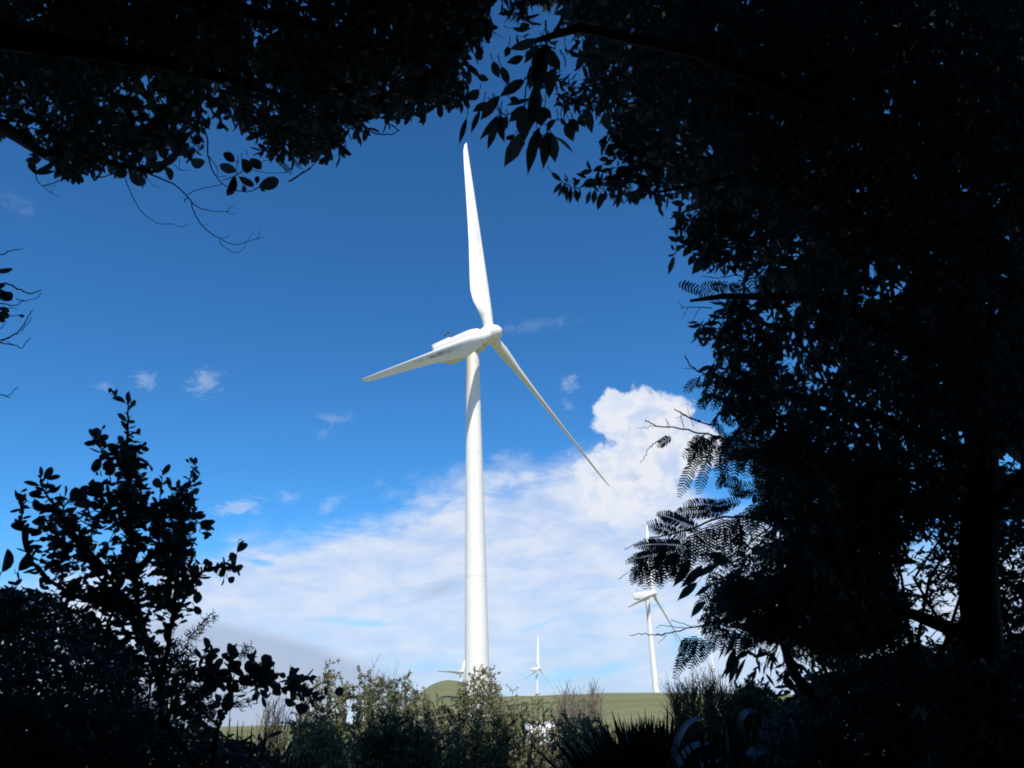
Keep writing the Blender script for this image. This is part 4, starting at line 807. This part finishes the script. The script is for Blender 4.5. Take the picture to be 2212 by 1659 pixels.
bigb = [((720, 555), (625, 627), 70), ((900, 290), (825, 235), 40), ((670, 430), (598, 445), 38), ((655, 395), (658, 335), 38), ((700, 430), (765, 390), 46), ((820, 610), (735, 665), 60), ((840, 520), (750, 500), 34), ((915, 120), (905, 72), 34), ((920, 190), (960, 135), 34), ((980, 690), (1005, 788), 36), ((915, 765), (975, 820), 34), ((1000, 660), (1045, 662), 36), ((960, 370), (1000, 340), 40), ((1375, 590), (1392, 540), 36),
        ((290, 690), (285, 607), 30), ((310, 700), (365, 612), 50), ((335, 695), (400, 680), 26), ((280, 745), (170, 715), 32), ((190, 850), (105, 790), 44), ((340, 780), (450, 745), 66), ((460, 810), (460, 740), 40), ((500, 860), (580, 760), 90), ((560, 820), (628, 820), 30), ((480, 840), (370, 820), 36), ((520, 880), (650, 880), 80), ((640, 780), (750, 740), 80), ((730, 760), (735, 715), 24), ((1010, 870), (1045, 815), 40),
        ((250, 840), (250, 920), 56), ((300, 800), (195, 790), 56), ((320, 960), (240, 1010), 80), ((290, 1060), (225, 1110), 80), ((1330, 840), (1380, 890), 46), ((1370, 770), (1410, 800), 50), ((1210, 770), (1185, 680), 34), ((1430, 1080), (1505, 1098), 30), ((1430, 1055), (1475, 1032), 20), ((1590, 1340), (1580, 1245), 34), ((1640, 1350), (1725, 1310), 46), ((1640, 1340), (1665, 1285), 36), ((1620, 1400), (1660, 1430), 50), ((1590, 1400), (1570, 1455), 34),
        ((1440, 1300), (1500, 1285), 56), ((1540, 1370), (1510, 1330), 50), ((1380, 1600), (1430, 1655), 46), ((1400, 1500), (1400, 1580), 60), ((10, 1360), (75, 1190), 96), ((130, 1350), (210, 1240), 80), ((550, 1060), (568, 1030), 30), ((800, 1025), (850, 1000), 46), ((560, 1200), (620, 1240), 60), ((1350, 1020), (1390, 1080), 36), ((850, 470), (790, 478), 30), ((1020, 500), (995, 445), 24), ((1060, 600), (1080, 645), 26)]
PET = Wd
for b1, t1, w_ in bigb:
    (x0, y0), (x1, y1) = A5(b1), A5(t1); leaf_px(LV, x0, y0, x1, y1, DS+rng.uniform(-.05, .05), w_*.27, curl=.25)
coreS = [(262, 1010), (300, 1020), (320, 1090), (360, 1100), (375, 1040), (410, 1035), (420, 1090), (408, 1200), (415, 1260), (410, 1330), (380, 1345), (330, 1400), (330, 1500), (-100, 1500), (-100, 1290), (50, 1260), (90, 1210), (85, 1110), (110, 1090), (170, 1110), (200, 1090), (215, 1060), (240, 1060), (262, 1040)]
gS = [(232, 1060, 10, .8), (180, 1100, 12, .9), (130, 1130, 10, .7), (300, 1145, 12, .8), (150, 1260, 8, .8), (250, 1280, 14, .9), (220, 1330, 16, .8), (290, 1330, 18, .7), (360, 1290, 14, .8), (340, 1350, 16, .9), (210, 1210, 14, .8), (120, 1220, 8, .8), (160, 1250, 12, .8), (250, 1390, 18, .9), (210, 1380, 16, .8), (320, 1240, 12, .8), (390, 1300, 12, .7), (180, 1360, 14, .8), (140, 1340, 14, .8), (110, 1380, 12, .7), (280, 1400, 14, .7), (330, 1190, 8, .8), (275, 1180, 8, .8), (60, 1250, 20, .9), (210, 1135, 10, .8)]
zone(LV, Wd, [(255, 940), (300, 930), (330, 1000), (335, 1070), (250, 1070), (225, 1010)], 2.65, 2.95, .9, .036, .022, .07, 6, .1, -.1)
zone(LV, Wd, [(372, 1050), (420, 1030), (430, 1130), (425, 1250), (400, 1330), (360, 1300), (350, 1100)], 2.65, 3.0, 1.1, .034, .020, .07, 6, .1, -.1)
zone(LV, Wd, coreS, 2.6, 3.1, 1.6, .037, .021, .09, 7, .1, -.1, gS, lambda x, y: np.array([0, 0, .5]))
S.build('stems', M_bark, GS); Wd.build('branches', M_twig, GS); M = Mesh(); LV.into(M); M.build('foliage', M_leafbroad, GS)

# ---- low arching spray of the same kind, in front of the grey cloud
ab = at_h(470, 1650, 2.6); GA = empty('arching_shrub', ground_pt(ab[0], ab[1]), 'low dark shrub arching right, with rounded leaves and curled dead fronds', 'shrub')
b_ = np.array(GA.location); Wd = Mesh(); LV = Leaves(T_BROAD); A6 = crop(350, 1450, 3.904); DA = 2.6; S = Mesh(); PET = Wd
for pts, r0, st in (([(200, 1220), (400, 850), (520, 825), (640, 822), (900, 840), (1120, 850), (1330, 900), (1500, 960), (1700, 1010)], 7, .010), ([(300, 800), (380, 745), (520, 730), (640, 740), (800, 790)], 6, .016), ([(640, 740), (640, 600), (610, 540), (600, 480)], 3.5, .02), ([(550, 730), (560, 600), (600, 580)], 3, .05), ([(820, 830), (830, 640), (820, 560)], 5, .012),
                    ([(1000, 850), (1060, 700), (1050, 600)], 5, .012), ([(1150, 860), (1180, 740), (1160, 650)], 5, .012), ([(1400, 920), (1430, 850), (1400, 780)], 4, .014), ([(1450, 900), (1500, 840), (1580, 800)], 4, .02), ([(700, 1300), (740, 1200), (800, 1100), (830, 1000), (860, 860)], 7, .03), ([(330, 1200), (550, 1150), (680, 1040), (740, 960)], 4, .04),
                    ([(200, 1180), (400, 1060), (480, 960), (620, 900)], 4, .05), ([(690, 1250), (720, 1150), (790, 1080)], 4, .05), ([(440, 1180), (550, 1020), (600, 920)], 3, .05), ([(180, 1230), (240, 1180), (300, 1100), (400, 1050)], 4, .03), ([(1080, 870), (1100, 930), (1170, 1000)], 3, .03), ([(860, 900), (850, 960), (900, 975)], 3, .03), ([(540, 790), (600, 800), (560, 770)], 2, .05)):
    Q = twigline(Wd, cl(A6, pts), (DA, DA+.15), r0*.0011, .0014, .002); along(Q, LV, st*.62, .045, .027, t0=.3 if len(pts) > 6 else .1)
for bx, by, ex, ey, w_ in ((610, 540, 575, 415, 60), (640, 560, 730, 535, 36), (650, 640, 690, 570, 60), (820, 620, 850, 500, 70), (810, 610, 745, 575, 40), (720, 700, 665, 680, 40), (760, 620, 670, 690, 50), (1050, 640, 1045, 565, 34), (1160, 690, 1165, 570, 62), (1180, 670, 1225, 650, 30), (1410, 840, 1400, 770, 60), (1450, 850, 1580, 800, 40), (1290, 770, 1360, 790, 40), (1110, 910, 1175, 1000, 40),
                       (780, 1000, 830, 1110, 90), (690, 950, 700, 1040, 66), (560, 650, 620, 700, 36), (330, 930, 210, 900, 90), (250, 740, 210, 810, 60), (280, 800, 310, 880, 50), (400, 1100, 370, 1180, 80), (420, 1130, 480, 1140, 60), (470, 960, 380, 1020, 60), (620, 900, 600, 840, 70), (1000, 800, 960, 880, 110), (920, 700, 870, 760, 110), (860, 760, 900, 640, 100), (1150, 800, 1240, 740, 110), (1230, 740, 1190, 830, 110), (1000, 740, 1040, 640, 100),
                       (1730, 980, 1710, 890, 60), (1900, 970, 1840, 900, 60), (1560, 960, 1500, 900, 60), (1400, 1000, 1370, 1080, 80), (1520, 1040, 1500, 1150, 90), (1280, 880, 1220, 950, 80), (600, 830, 690, 930, 90), (450, 1230, 550, 1250, 100), (330, 1160, 370, 1090, 70)):
    (x0, y0), (x1, y1) = A6((bx, by)), A6((ex, ey)); leaf_px(LV, x0, y0, x1, y1, DA+rng.uniform(-.03, .1), w_*.27, curl=.2)
S.tube([b_-[0, 0, .1], at(440, 1680, DA), at(*A6((200, 1220)), DA)], [.014, .012, .009], 8); S.tube([b_-[0, 0, .1], at(*A6((700, 1300)), DA)], [.014, .009], 8)
Cm = Mesh()
def curls(cx_, cy_, n_, r_, ax, d_):
    for i in range(n_):
        x, y = cx_+rng.normal()*r_*.4, cy_+rng.normal()*r_*.4; a_ = ax+rng.normal()*.5; l_ = r_*rng.uniform(.7, 1.3); b2 = rng.choice([-1, 1])*rng.uniform(.8, 2.2)
        P = []; 
        for t in np.linspace(0, 1, 6): P.append((x+l_*t*math.cos(a_), y+l_*t*math.sin(a_))); a_ += b2/6
        twigline(Cm, P, d_+rng.uniform(-.03, .03), .0016, .0007, 0, 4)
for pts in ([(250, 700), (340, 690), (380, 580), (430, 440), (500, 340), (580, 260), (640, 200), (690, 185)], [(100, 600), (200, 520), (280, 440), (340, 420)], [(840, 1060), (900, 1030), (980, 1010), (1025, 1020)], [(180, 780), (300, 760)], [(640, 960), (560, 940), (520, 900)]):
    Q = twigline(Wd, cl(A6, pts), DA, .0028, .0012, .002)
for x, y, n_, r_, a_ in ((660, 210, 9, 13, 0), (620, 230, 9, 13, 2.6), (570, 290, 14, 11, 1.6), (530, 340, 12, 11, 1.8), (480, 390, 16, 12, 1.8), (440, 400, 10, 11, 2), (440, 500, 18, 13, 1.7), (430, 560, 16, 14, 1.8), (390, 560, 8, 12, 2.4), (310, 440, 10, 13, .4), (270, 480, 10, 12, 1.8), (230, 520, 12, 11, 1.8), (190, 570, 14, 12, 1.5), (400, 680, 14, 12, 0), (330, 690, 8, 11, 2.6), (390, 790, 12, 11, 1.5), (380, 900, 14, 12, 1.6),
                         (970, 540, 18, 15, -.4), (930, 560, 10, 13, .2), (920, 880, 14, 13, .3), (990, 1020, 8, 11, .6), (1020, 1030, 6, 9, 1.3), (900, 1050, 12, 12, 1.8), (930, 1060, 8, 11, 1.8), (640, 1060, 10, 12, 1.2), (680, 1100, 12, 13, 1.5), (560, 890, 10, 12, 2), (200, 730, 14, 13, 1), (130, 640, 14, 13, 1.2), (60, 800, 14, 13, 1.2), (200, 400, 10, 12, .2), (480, 1080, 12, 13, .4)):
    x, y = A6((x, y)); curls(x, y, n_, r_, a_, DA)
S.build('stems', M_bark, GA); Wd.build('branches', M_twig, GA); M = Mesh(); LV.into(M); M.build('foliage', M_leafbroad, GA); Cm.build('curled_dead_fronds', M_pod, GA)

# ---- dark fine-leaved bushes behind the left shrub
dark_bush('fine_leaved_bush', 'black fine-leaved bush filling the lower left corner behind the round-leaved shrub', [(-120, 1260), (30, 1275), (120, 1290), (210, 1350), (270, 1380), (300, 1440), (300, 1800), (-120, 1800)], 3.3, 4.3, 3.4, .035, .012, .11, 11, [(40, 1320), (120, 1330), (200, 1400), (0, 1300)], droop=.1, hang=-.1, gaps=gS[16:], dirw=lambda x, y: np.array([0, 0, .5]))
dark_bush('fine_leaved_bush', 'dark thin bush with bright chinks, beside the main stem of the round-leaved shrub', [(240, 1420), (400, 1400), (470, 1530), (480, 1800), (220, 1800)], 3.4, 4.2, 1.5, .035, .010, .12, 11, [(280, 1430), (330, 1440), (380, 1450), (420, 1500), (300, 1480)], droop=.1, hang=-.1, dirw=lambda x, y: np.array([0, 0, .7]))
dark_bush('undergrowth_bush', 'dark low undergrowth along the bottom edge below the arching shrub', [(-120, 1500), (200, 1500), (420, 1560), (560, 1600), (640, 1640), (640, 1800), (-120, 1800)], 2.6, 3.6, 4.0, .06, .016, .14, 9, [(300, 1600), (400, 1620), (100, 1560)], droop=.1, hang=0, dirw=lambda x, y: np.array([0, 0, .5]))

# ---- bare twigs at the left edge
eb = at_h(-70, 1500, 3.2); GE = empty('bare_twigged_tree', ground_pt(eb[0], eb[1]), 'dark tree reaching in at the left edge with a few leaves and fine bare twigs', 'tree')
b_ = np.array(GE.location); S = Mesh(); Wd = Mesh(); LV = Leaves(T_BROAD)
S.tube([b_-[0, 0, .1], at(-110, 1200, 3.0), at(-120, 900, 3.0), at(-130, 600, 3.1), at(-150, 400, 3.2)], [.05, .04, .034, .026, .018], 10)
A7 = lambda p: (p[0]*.8848/1.769, p[1]*.8848/1.769)
for pts, r0 in (([(-240, 1150), (0, 1098), (50, 1080), (100, 1076)], 3.2), ([(-240, 1260), (0, 1225), (80, 1250), (130, 1268), (178, 1252)], 4.5), ([(70, 1290), (110, 1300), (160, 1285), (178, 1262)], 2), ([(-240, 1300), (0, 1310), (60, 1320), (110, 1295)], 3.5), ([(-240, 1500), (0, 1470), (60, 1445), (90, 1420), (120, 1370), (145, 1338)], 3.5), ([(90, 1430), (130, 1385), (135, 1370)], 1.8),
                ([(-240, 1440), (0, 1480), (60, 1490), (95, 1503), (130, 1458)], 3), ([(0, 1480), (50, 1450), (90, 1440)], 2), ([(60, 1490), (30, 1475)], 2), ([(0, 1420), (30, 1390)], 2), ([(-200, 1700), (0, 1705), (30, 1710), (78, 1670)], 3), ([(20, 1712), (50, 1718)], 1.8), ([(0, 1350), (60, 1365), (100, 1362)], 2.5), ([(10, 1330), (80, 1335)], 2)):
    twigline(Wd, cl(A7, [(x, y) for x, y in pts]), 3.0, r0*.00055*1.6, r0*.00025*1.6, .0015)
for b1, t1, w_ in (((-30, 1170), (60, 1165), 22), ((-20, 1240), (50, 1300), 40), ((-20, 1220), (20, 1240), 30), ((0, 1270), (60, 1285), 34), ((-10, 1330), (45, 1345), 20), ((-20, 1360), (40, 1365), 28), ((80, 1362), (104, 1366), 12), ((-30, 600), (10, 610), 12), ((-20, 1380), (20, 1385), 26)):
    (x0, y0), (x1, y1) = A7(b1), A7(t1); leaf_px(LV, x0, y0, x1, y1, 3.0, w_*.5)
zone(LV, Wd, [(-300, 300), (-60, 300), (-50, 1250), (-300, 1250)], 2.9, 3.4, 1.0, .06, .03, .14, 8, .2, .2)
S.build('trunk', M_bark, GE); Wd.build('twigs', M_twig, GE); M = Mesh(); LV.into(M); M.build('foliage', M_leafdark, GE)

# ------------------------------------------------------------------ flax clumps
def blade_strip(Mb, P, w0, wdir, fold=.25, prof=None):
    P = np.asarray(P, float); n_ = len(P); t = np.linspace(0, 1, n_); w_ = w0*(np.interp(t, [0, .25, .6, .9, 1], [.7, 1, .95, .45, .02]) if prof is None else np.interp(t, *prof))
    T = unit(np.gradient(P, axis=0)); s_ = unit(np.cross(T, np.broadcast_to(wdir, T.shape))); nn = np.cross(s_, T)
    V = np.stack([P+s_*w_[:, None]*.5+nn*fold*w_[:, None]*.5, P, P-s_*w_[:, None]*.5+nn*fold*w_[:, None]*.5], 1).reshape(-1, 3)
    q = []
    for i in range(n_-1):
        a_ = 3*i; q += [(a_, a_+3, a_+4, a_+1), (a_+1, a_+4, a_+5, a_+2)]
    Mb.add(V, {4: q})
def bez(a_, b_, c_, n_=10):
    t = np.linspace(0, 1, n_)[:, None]; return (1-t)**2*a_+2*t*(1-t)*b_+t*t*c_
def flax(name, label, bx, D, tips, extra, wpx, mt=M_flax, spread=160, ytop=1560, cat='flax plant', basey=1620):
    g_ = at_h(bx, basey, D); G = empty(name, ground_pt(g_[0], g_[1]), label, cat); b_ = np.array(G.location); Mb = Mesh()
    dep = float((np.array([g_[0], g_[1], 1.6])-EYE)@cF)
    for x, y in tips:
        d_ = dep*rng.uniform(.92, 1.08); e = at(x, y, d_); s_ = b_+np.array([rng.normal()*.06, rng.normal()*.06, 0]); mid = np.array([(s_[0]*.55+e[0]*.45), s_[1]*.55+e[1]*.45, s_[2]+(e[2]-s_[2])*.72])
        blade_strip(Mb, bez(s_, mid, e, 12), wpx*dep/FP*rng.uniform(.8, 1.2), np.array([rng.normal()*.6, 1, rng.normal()*.2]))
    for i in range(extra):
        x = bx+rng.normal()*spread; y = ytop+abs(rng.normal())*70+abs(x-bx)*.15; d_ = dep*rng.uniform(.85, 1.15); e = at(x, y, d_); s_ = b_+np.array([rng.normal()*.12, rng.normal()*.12, 0])
        mid = np.array([s_[0]*.6+e[0]*.4, s_[1]*.6+e[1]*.4, s_[2]+(e[2]-s_[2])*.78]); blade_strip(Mb, bez(s_, mid, e, 10), wpx*dep/FP*rng.uniform(.7, 1.2), np.array([rng.normal()*.6, 1, rng.normal()*.2]))
    Mb.build('blades', mt, G); return G, b_, dep
A10 = lambda p: (1061.8+p[0]*.26, 1238.8+p[1]*.26)
tp = cl(A10, [(785, 1190), (800, 1250), (755, 1320), (870, 1175), (940, 1200), (990, 1120), (1045, 1145), (1100, 1190), (1160, 1160), (1215, 1140), (1270, 1112), (1330, 1140), (1390, 1150), (1460, 1068), (1500, 1130), (1530, 1180), (820, 1400), (900, 1290), (1050, 1200), (1150, 1200), (1250, 1200), (1350, 1180), (1440, 1150), (860, 1500), (1310, 1180), (1180, 1230)])
flax('flax_plant', 'dark flax clump with sword-shaped blades fanning against the green hill, right of centre', 1400, 5.8, tp, 520, 11, spread=84, ytop=1542)
tl = [(514, 1550), (524, 1556), (536, 1571), (573, 1564), (582, 1566), (609, 1584), (663, 1609), (500, 1580), (490, 1575), (560, 1590), (630, 1610), (545, 1560), (640, 1622), (600, 1604)]
flax('flax_plant', 'dark flax clump with short upright blades at the bottom, left of the lit bushes', 540, 4.0, tl, 130, 12, spread=75, ytop=1592)
tb2 = [(1500, 1560), (1560, 1520), (1600, 1530), (1650, 1540), (1700, 1540), (1540, 1570), (1620, 1560), (1480, 1600)]
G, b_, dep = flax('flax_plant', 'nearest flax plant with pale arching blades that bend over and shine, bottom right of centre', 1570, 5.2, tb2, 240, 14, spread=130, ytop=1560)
Mb = Mesh()
for pts, w_, in (([(1440, 1720), (1450, 1650), (1462, 1600), (1480, 1566), (1500, 1553), (1522, 1550)], 15), ([(1430, 1740), (1452, 1672), (1475, 1630), (1503, 1606), (1542, 1605)], 17), ([(1490, 1760), (1505, 1665), (1530, 1646), (1565, 1638)], 13), ([(1610, 1780), (1616, 1660), (1624, 1625), (1650, 1618), (1668, 1622)], 26),
                 ([(1640, 1720), (1590, 1600), (1600, 1545), (1620, 1534), (1650, 1540)], 16), ([(1540, 1760), (1556, 1672), (1575, 1652), (1600, 1650)], 15), ([(2030, 1700), (2010, 1570), (2020, 1545), (2048, 1534)], 12), ([(1700, 1720), (1720, 1680), (1745, 1660), (1790, 1672)], 14)):
    Q = np.array([at(x, y, dep*.93) for x, y in pts]); k = np.linspace(0, len(Q)-1, 16); j = np.arange(len(Q)); Q = np.stack([np.interp(k, j, Q[:, i]) for i in range(3)], 1)
    for _ in range(2): Q[1:-1] = (Q[:-2]+2*Q[1:-1]+Q[2:])/4
    Q = np.vstack([b_+[0, 0, .3], Q]) if pts[0][0] < 1900 else Q
    blade_strip(Mb, Q, w_*dep/FP, -cF+np.array([0, 0, 1.2]), .12, ([0, .3, .85, 1], [.9, 1, .8, .05]))
Mb.build('arching_blades', M_flaxsheen, G)
# one bright green broad leaf among the stems
gb = at_h(1250, 1660, 7); GG = empty('broad_grass', ground_pt(gb[0], gb[1]), 'single bright green strap leaf bending left, low among the thin stems', 'grass blade'); Mb = Mesh(); b_ = np.array(GG.location)
blade_strip(Mb, bez(b_, at(1262, 1640, 6.8), at(1208, 1622, 6.8), 12), .045, np.array([0, 1, .4])); M_gl = mat('green_blade', (.12, .26, .08), .4, None, 4, .5); Mb.build('leaf', M_gl, GG)
# thin grass stalks, left
gs = at_h(520, 1650, 4.4); GG2 = empty('tall_grass', ground_pt(gs[0], gs[1]), 'thin arching grass stalks rising above the left flax clump', 'grass'); Wd = Mesh(); b_ = np.array(GG2.location)
for (mx_, my_), (ex, ey) in (((1080, 1240), (1170, 1070)), ((1150, 1250), (1310, 1115)), ((1400, 780), (1402, 660)), ((800, 1210), (830, 1090)), ((850, 1230), (820, 1130)), ((560, 1190), (460, 850)), ((340, 660), (300, 520)), ((700, 1180), (640, 1080)), ((900, 1260), (960, 1220)), ((760, 1240), (840, 1180))):
    m_, e_ = at(*A6((mx_, my_)), 4.2), at(*A6((ex, ey)), 4.2); Wd.tube(bez(b_+rng.normal(size=3)*[.05, .05, 0], m_, e_, 9), np.linspace(.0035, .0012, 9), 4)
Wd.build('stalks', M_brown, GG2)

# ------------------------------------------------------------------ bushes in the light
def bush(name, label, xs, D, tops, style, nst=26, yb=1700, cat='bush', ll=.036, lw=.012, mt=None, wood=M_grey, dens=1.0, lean=0., sprigs=11):
    cx_ = xs; g_ = at_h(cx_, 1600, D); G = empty(name, ground_pt(g_[0], g_[1]), label, cat); b_ = np.array(G.location); S = Mesh(); L = Leaves(T_LITE)
    dep = D*math.cos(PITCH); tx = np.array(tops, float); xs_ = tx[:, 0]
    st = [tuple(t) for t in tops]
    for i in range(nst-len(tops)):
        x = rng.uniform(xs_.min(), xs_.max()); st.append((x, np.interp(x, xs_, tx[:, 1])+abs(rng.normal())*45+6))
    for x, y in st:
        e = at_h(x, y, D+rng.normal()*.35); s_ = b_+np.array([(e[0]-b_[0])*.45+rng.normal()*.08, rng.normal()*.2, 0])
        mid = (s_+e)/2+np.array([(e[0]-s_[0])*.12, 0, .08]); P = bez(s_, mid, e, 12); P[1:-1] += .015*rng.normal(size=(10, 3)); S.tube(P, np.linspace(.010, .0015, 12)*(1.0 if style != 'twiggy' else .7), 5, False)
        if style == 'twiggy':
            for k in range(int(26*dens)):
                u = rng.uniform(.35, 1); p = np.array([np.interp(u*11, np.arange(12), P[:, c]) for c in range(3)]); d = unit(np.array([rng.normal()*.35, rng.normal()*.35, 1])); ln = rng.uniform(.10, .30)*(1.15-u*.5)
                S.tube(np.array([p, p+d*ln*.5, p+d*ln+rng.normal(size=3)*.012]), [.0026, .0018, .001], 3, False)
                if rng.random() < .5: L.add(p+d*ln*rng.uniform(.3, 1, 3)[:, None], unit(rng.normal(size=(3, 3))+UP), rng.normal(size=(3, 3)), .016, .005)
        else:
            for k in range(int(sprigs*dens*2.4)):
                u = rng.uniform(.30, 1); p = np.array([np.interp(u*11, np.arange(12), P[:, c]) for c in range(3)]); d = unit(np.array([rng.normal()*.9, rng.normal()*.9, .6])); ln = rng.uniform(.07, .20)*(1.25-u*.75)
                S.tube(np.array([p, p+d*ln*.5, p+d*ln+UP*.01]), [.003, .002, .001], 3, False)
                n_ = 11; t = rng.uniform(.1, 1, n_)[:, None]; L.add(p+d*ln*t, unit(d*.8+.8*rng.normal(size=(n_, 3))), unit(rng.normal(size=(n_, 3))+UP*.5), ll*rng.uniform(.6, 1.15, n_), lw*rng.uniform(.8, 1.2, n_), .1)
            n_ = 16; t = rng.uniform(.80, 1, n_); B = np.stack([np.interp(t*11, np.arange(12), P[:, c]) for c in range(3)], 1); L.add(B, unit(UP*.8+.7*rng.normal(size=(n_, 3))), unit(rng.normal(size=(n_, 3))), ll*rng.uniform(.6, 1.1, n_), lw, .1)
    S.build('stems', wood, G); M = Mesh(); L.into(M); M.build('foliage', mt or M_olive, G); return G
grp = 'lit bushes behind the opening'
bush('leafy_bush', 'grey-green leafy bush with a pointed spire, leftmost of the lit bushes', 715, 8.2, [(640, 1500), (668, 1478), (692, 1466), (703, 1448), (712, 1428), (722, 1446), (739, 1460), (757, 1480), (775, 1500)], 'leafy', 34, dens=1.25)
bush('leafy_bush', 'dense dark green bush just right of the spired one', 815, 8.6, [(765, 1480), (778, 1448), (795, 1452), (812, 1462), (827, 1453), (845, 1468), (858, 1476)], 'leafy', 40, mt=M_olive2, dens=1.5)
bush('twiggy_bush', 'bare reddish twigs showing above the dense dark green bush', 822, 9.4, [(780, 1452), (800, 1440), (808, 1436), (830, 1450), (850, 1456), (870, 1470)], 'twiggy', 12, mt=M_grey, dens=.6, cat='bush')
bush('leafy_bush', 'narrow green bush with a cone-shaped tip, left of the knoll', 884, 8.8, [(855, 1480), (868, 1472), (876, 1466), (884, 1452), (893, 1470), (902, 1482), (916, 1486), (925, 1505)], 'leafy', 26, mt=M_olive2, dens=1.4)
bush('leafy_bush', 'upright dark bush standing against the right side of the grassy knoll', 975, 9.0, [(938, 1530), (945, 1512), (960, 1520), (978, 1500), (990, 1505), (1002, 1490)], 'leafy', 24, mt=M_olive2, dens=1.3)
bush('leafy_bush', 'tall green bush covering the foot of the largest turbine tower', 1034, 9.4, [(992, 1492), (1004, 1470), (1018, 1458), (1027, 1446), (1034, 1434), (1042, 1448), (1048, 1452), (1059, 1437), (1064, 1452), (1070, 1478), (1076, 1484)], 'leafy', 36, dens=1.1)
bush('spindly_bush', 'thin spindly bush with sparse leaf tufts, left of the small far turbine', 1110, 9.8, [(1079, 1481), (1092, 1500), (1106, 1492), (1118, 1510), (1128, 1506), (1140, 1515)], 'leafy', 22, dens=.8, ll=.03, mt=M_olive)
bush('spindly_bush', 'slender bush with leaf tufts crossing the foot of the small far turbine', 1162, 9.8, [(1150, 1512), (1156, 1498), (1164, 1504), (1172, 1512), (1186, 1525), (1200, 1535)], 'leafy', 18, dens=.7, ll=.03)
bush('twiggy_bush', 'pale grey bare-twigged bush on the skyline, left one of the pair', 1236, 9.2, [(1205, 1512), (1218, 1496), (1229, 1490), (1240, 1498), (1252, 1500), (1262, 1512)], 'twiggy', 36, mt=M_grey, dens=2.0)
bush('twiggy_bush', 'pale grey bare-twigged bush on the skyline, right one of the pair', 1290, 9.4, [(1272, 1500), (1280, 1487), (1290, 1496), (1298, 1506)], 'twiggy', 20, mt=M_grey, dens=1.9)
bush('broom_bush', 'feathery brown broom bush under the feathery tree, right of the dark flax', 1515, 6.6, [(1452, 1502), (1466, 1496), (1480, 1490), (1495, 1482), (1512, 1476), (1528, 1472), (1545, 1474), (1560, 1480), (1580, 1480), (1600, 1500), (1620, 1520)], 'twiggy', 90, mt=M_brown, wood=M_brown, dens=3.2)
bush('dry_bush', 'dry brown wispy bush between the left flax and the spired bush', 600, 8.0, [(570, 1535), (580, 1520), (592, 1516), (604, 1530), (618, 1540), (640, 1550), (655, 1545)], 'twiggy', 30, mt=M_brown, wood=M_brown, dens=1.5)
bush('leafy_bush', 'bush of broad grey-green leaves between the brown broom bush and the right-hand undergrowth', 1650, 6.4, [(1590, 1500), (1610, 1478), (1630, 1468), (1655, 1490), (1680, 1510), (1710, 1520)], 'leafy', 40, mt=M_olive2, dens=1.6, ll=.05, lw=.018)
# lower row in front
bush('leafy_bush', 'low open bush below the spired bush, yellowish stems showing', 690, 7.0, [(630, 1560), (660, 1548), (690, 1552), (720, 1545), (750, 1560)], 'leafy', 44, dens=1.5, ll=.03, mt=M_olive)
bush('shaded_bush', 'rounded dark bush in shade at the bottom, left of centre', 850, 5.4, [(780, 1590), (800, 1560), (830, 1545), (860, 1545), (890, 1555), (915, 1580), (930, 1600)], 'leafy', 60, dens=2.4, ll=.026, lw=.010, mt=M_olive2, wood=M_twig)
bush('low_bush', 'low dark green bush at the bottom below the knoll', 945, 7.4, [(900, 1540), (925, 1532), (950, 1545), (975, 1540), (1000, 1550)], 'leafy', 36, dens=1.7, mt=M_olive2, ll=.03)
bush('low_bush', 'brownish stemmy bush at the bottom below the largest turbine', 1050, 7.8, [(1005, 1540), (1030, 1520), (1055, 1530), (1080, 1522), (1100, 1540)], 'leafy', 48, dens=1.5, ll=.028, wood=M_brown)
bush('low_bush', 'thin-stemmed bush in front of the white van', 1150, 7.6, [(1105, 1545), (1130, 1535), (1150, 1548), (1175, 1540), (1200, 1548)], 'leafy', 24, dens=.5, ll=.026, wood=M_brown)
bush('low_bush', 'low tangled bush filling the gap below the pale twigs, right of the van', 1300, 8.4, [(1262, 1568), (1285, 1560), (1310, 1572), (1340, 1580)], 'leafy', 30, dens=1.2, ll=.028)
bush('low_bush', 'dull green low bush right of the white van', 1245, 7.8, [(1205, 1560), (1225, 1542), (1250, 1545), (1275, 1546), (1300, 1556)], 'leafy', 44, dens=1.4, ll=.028)
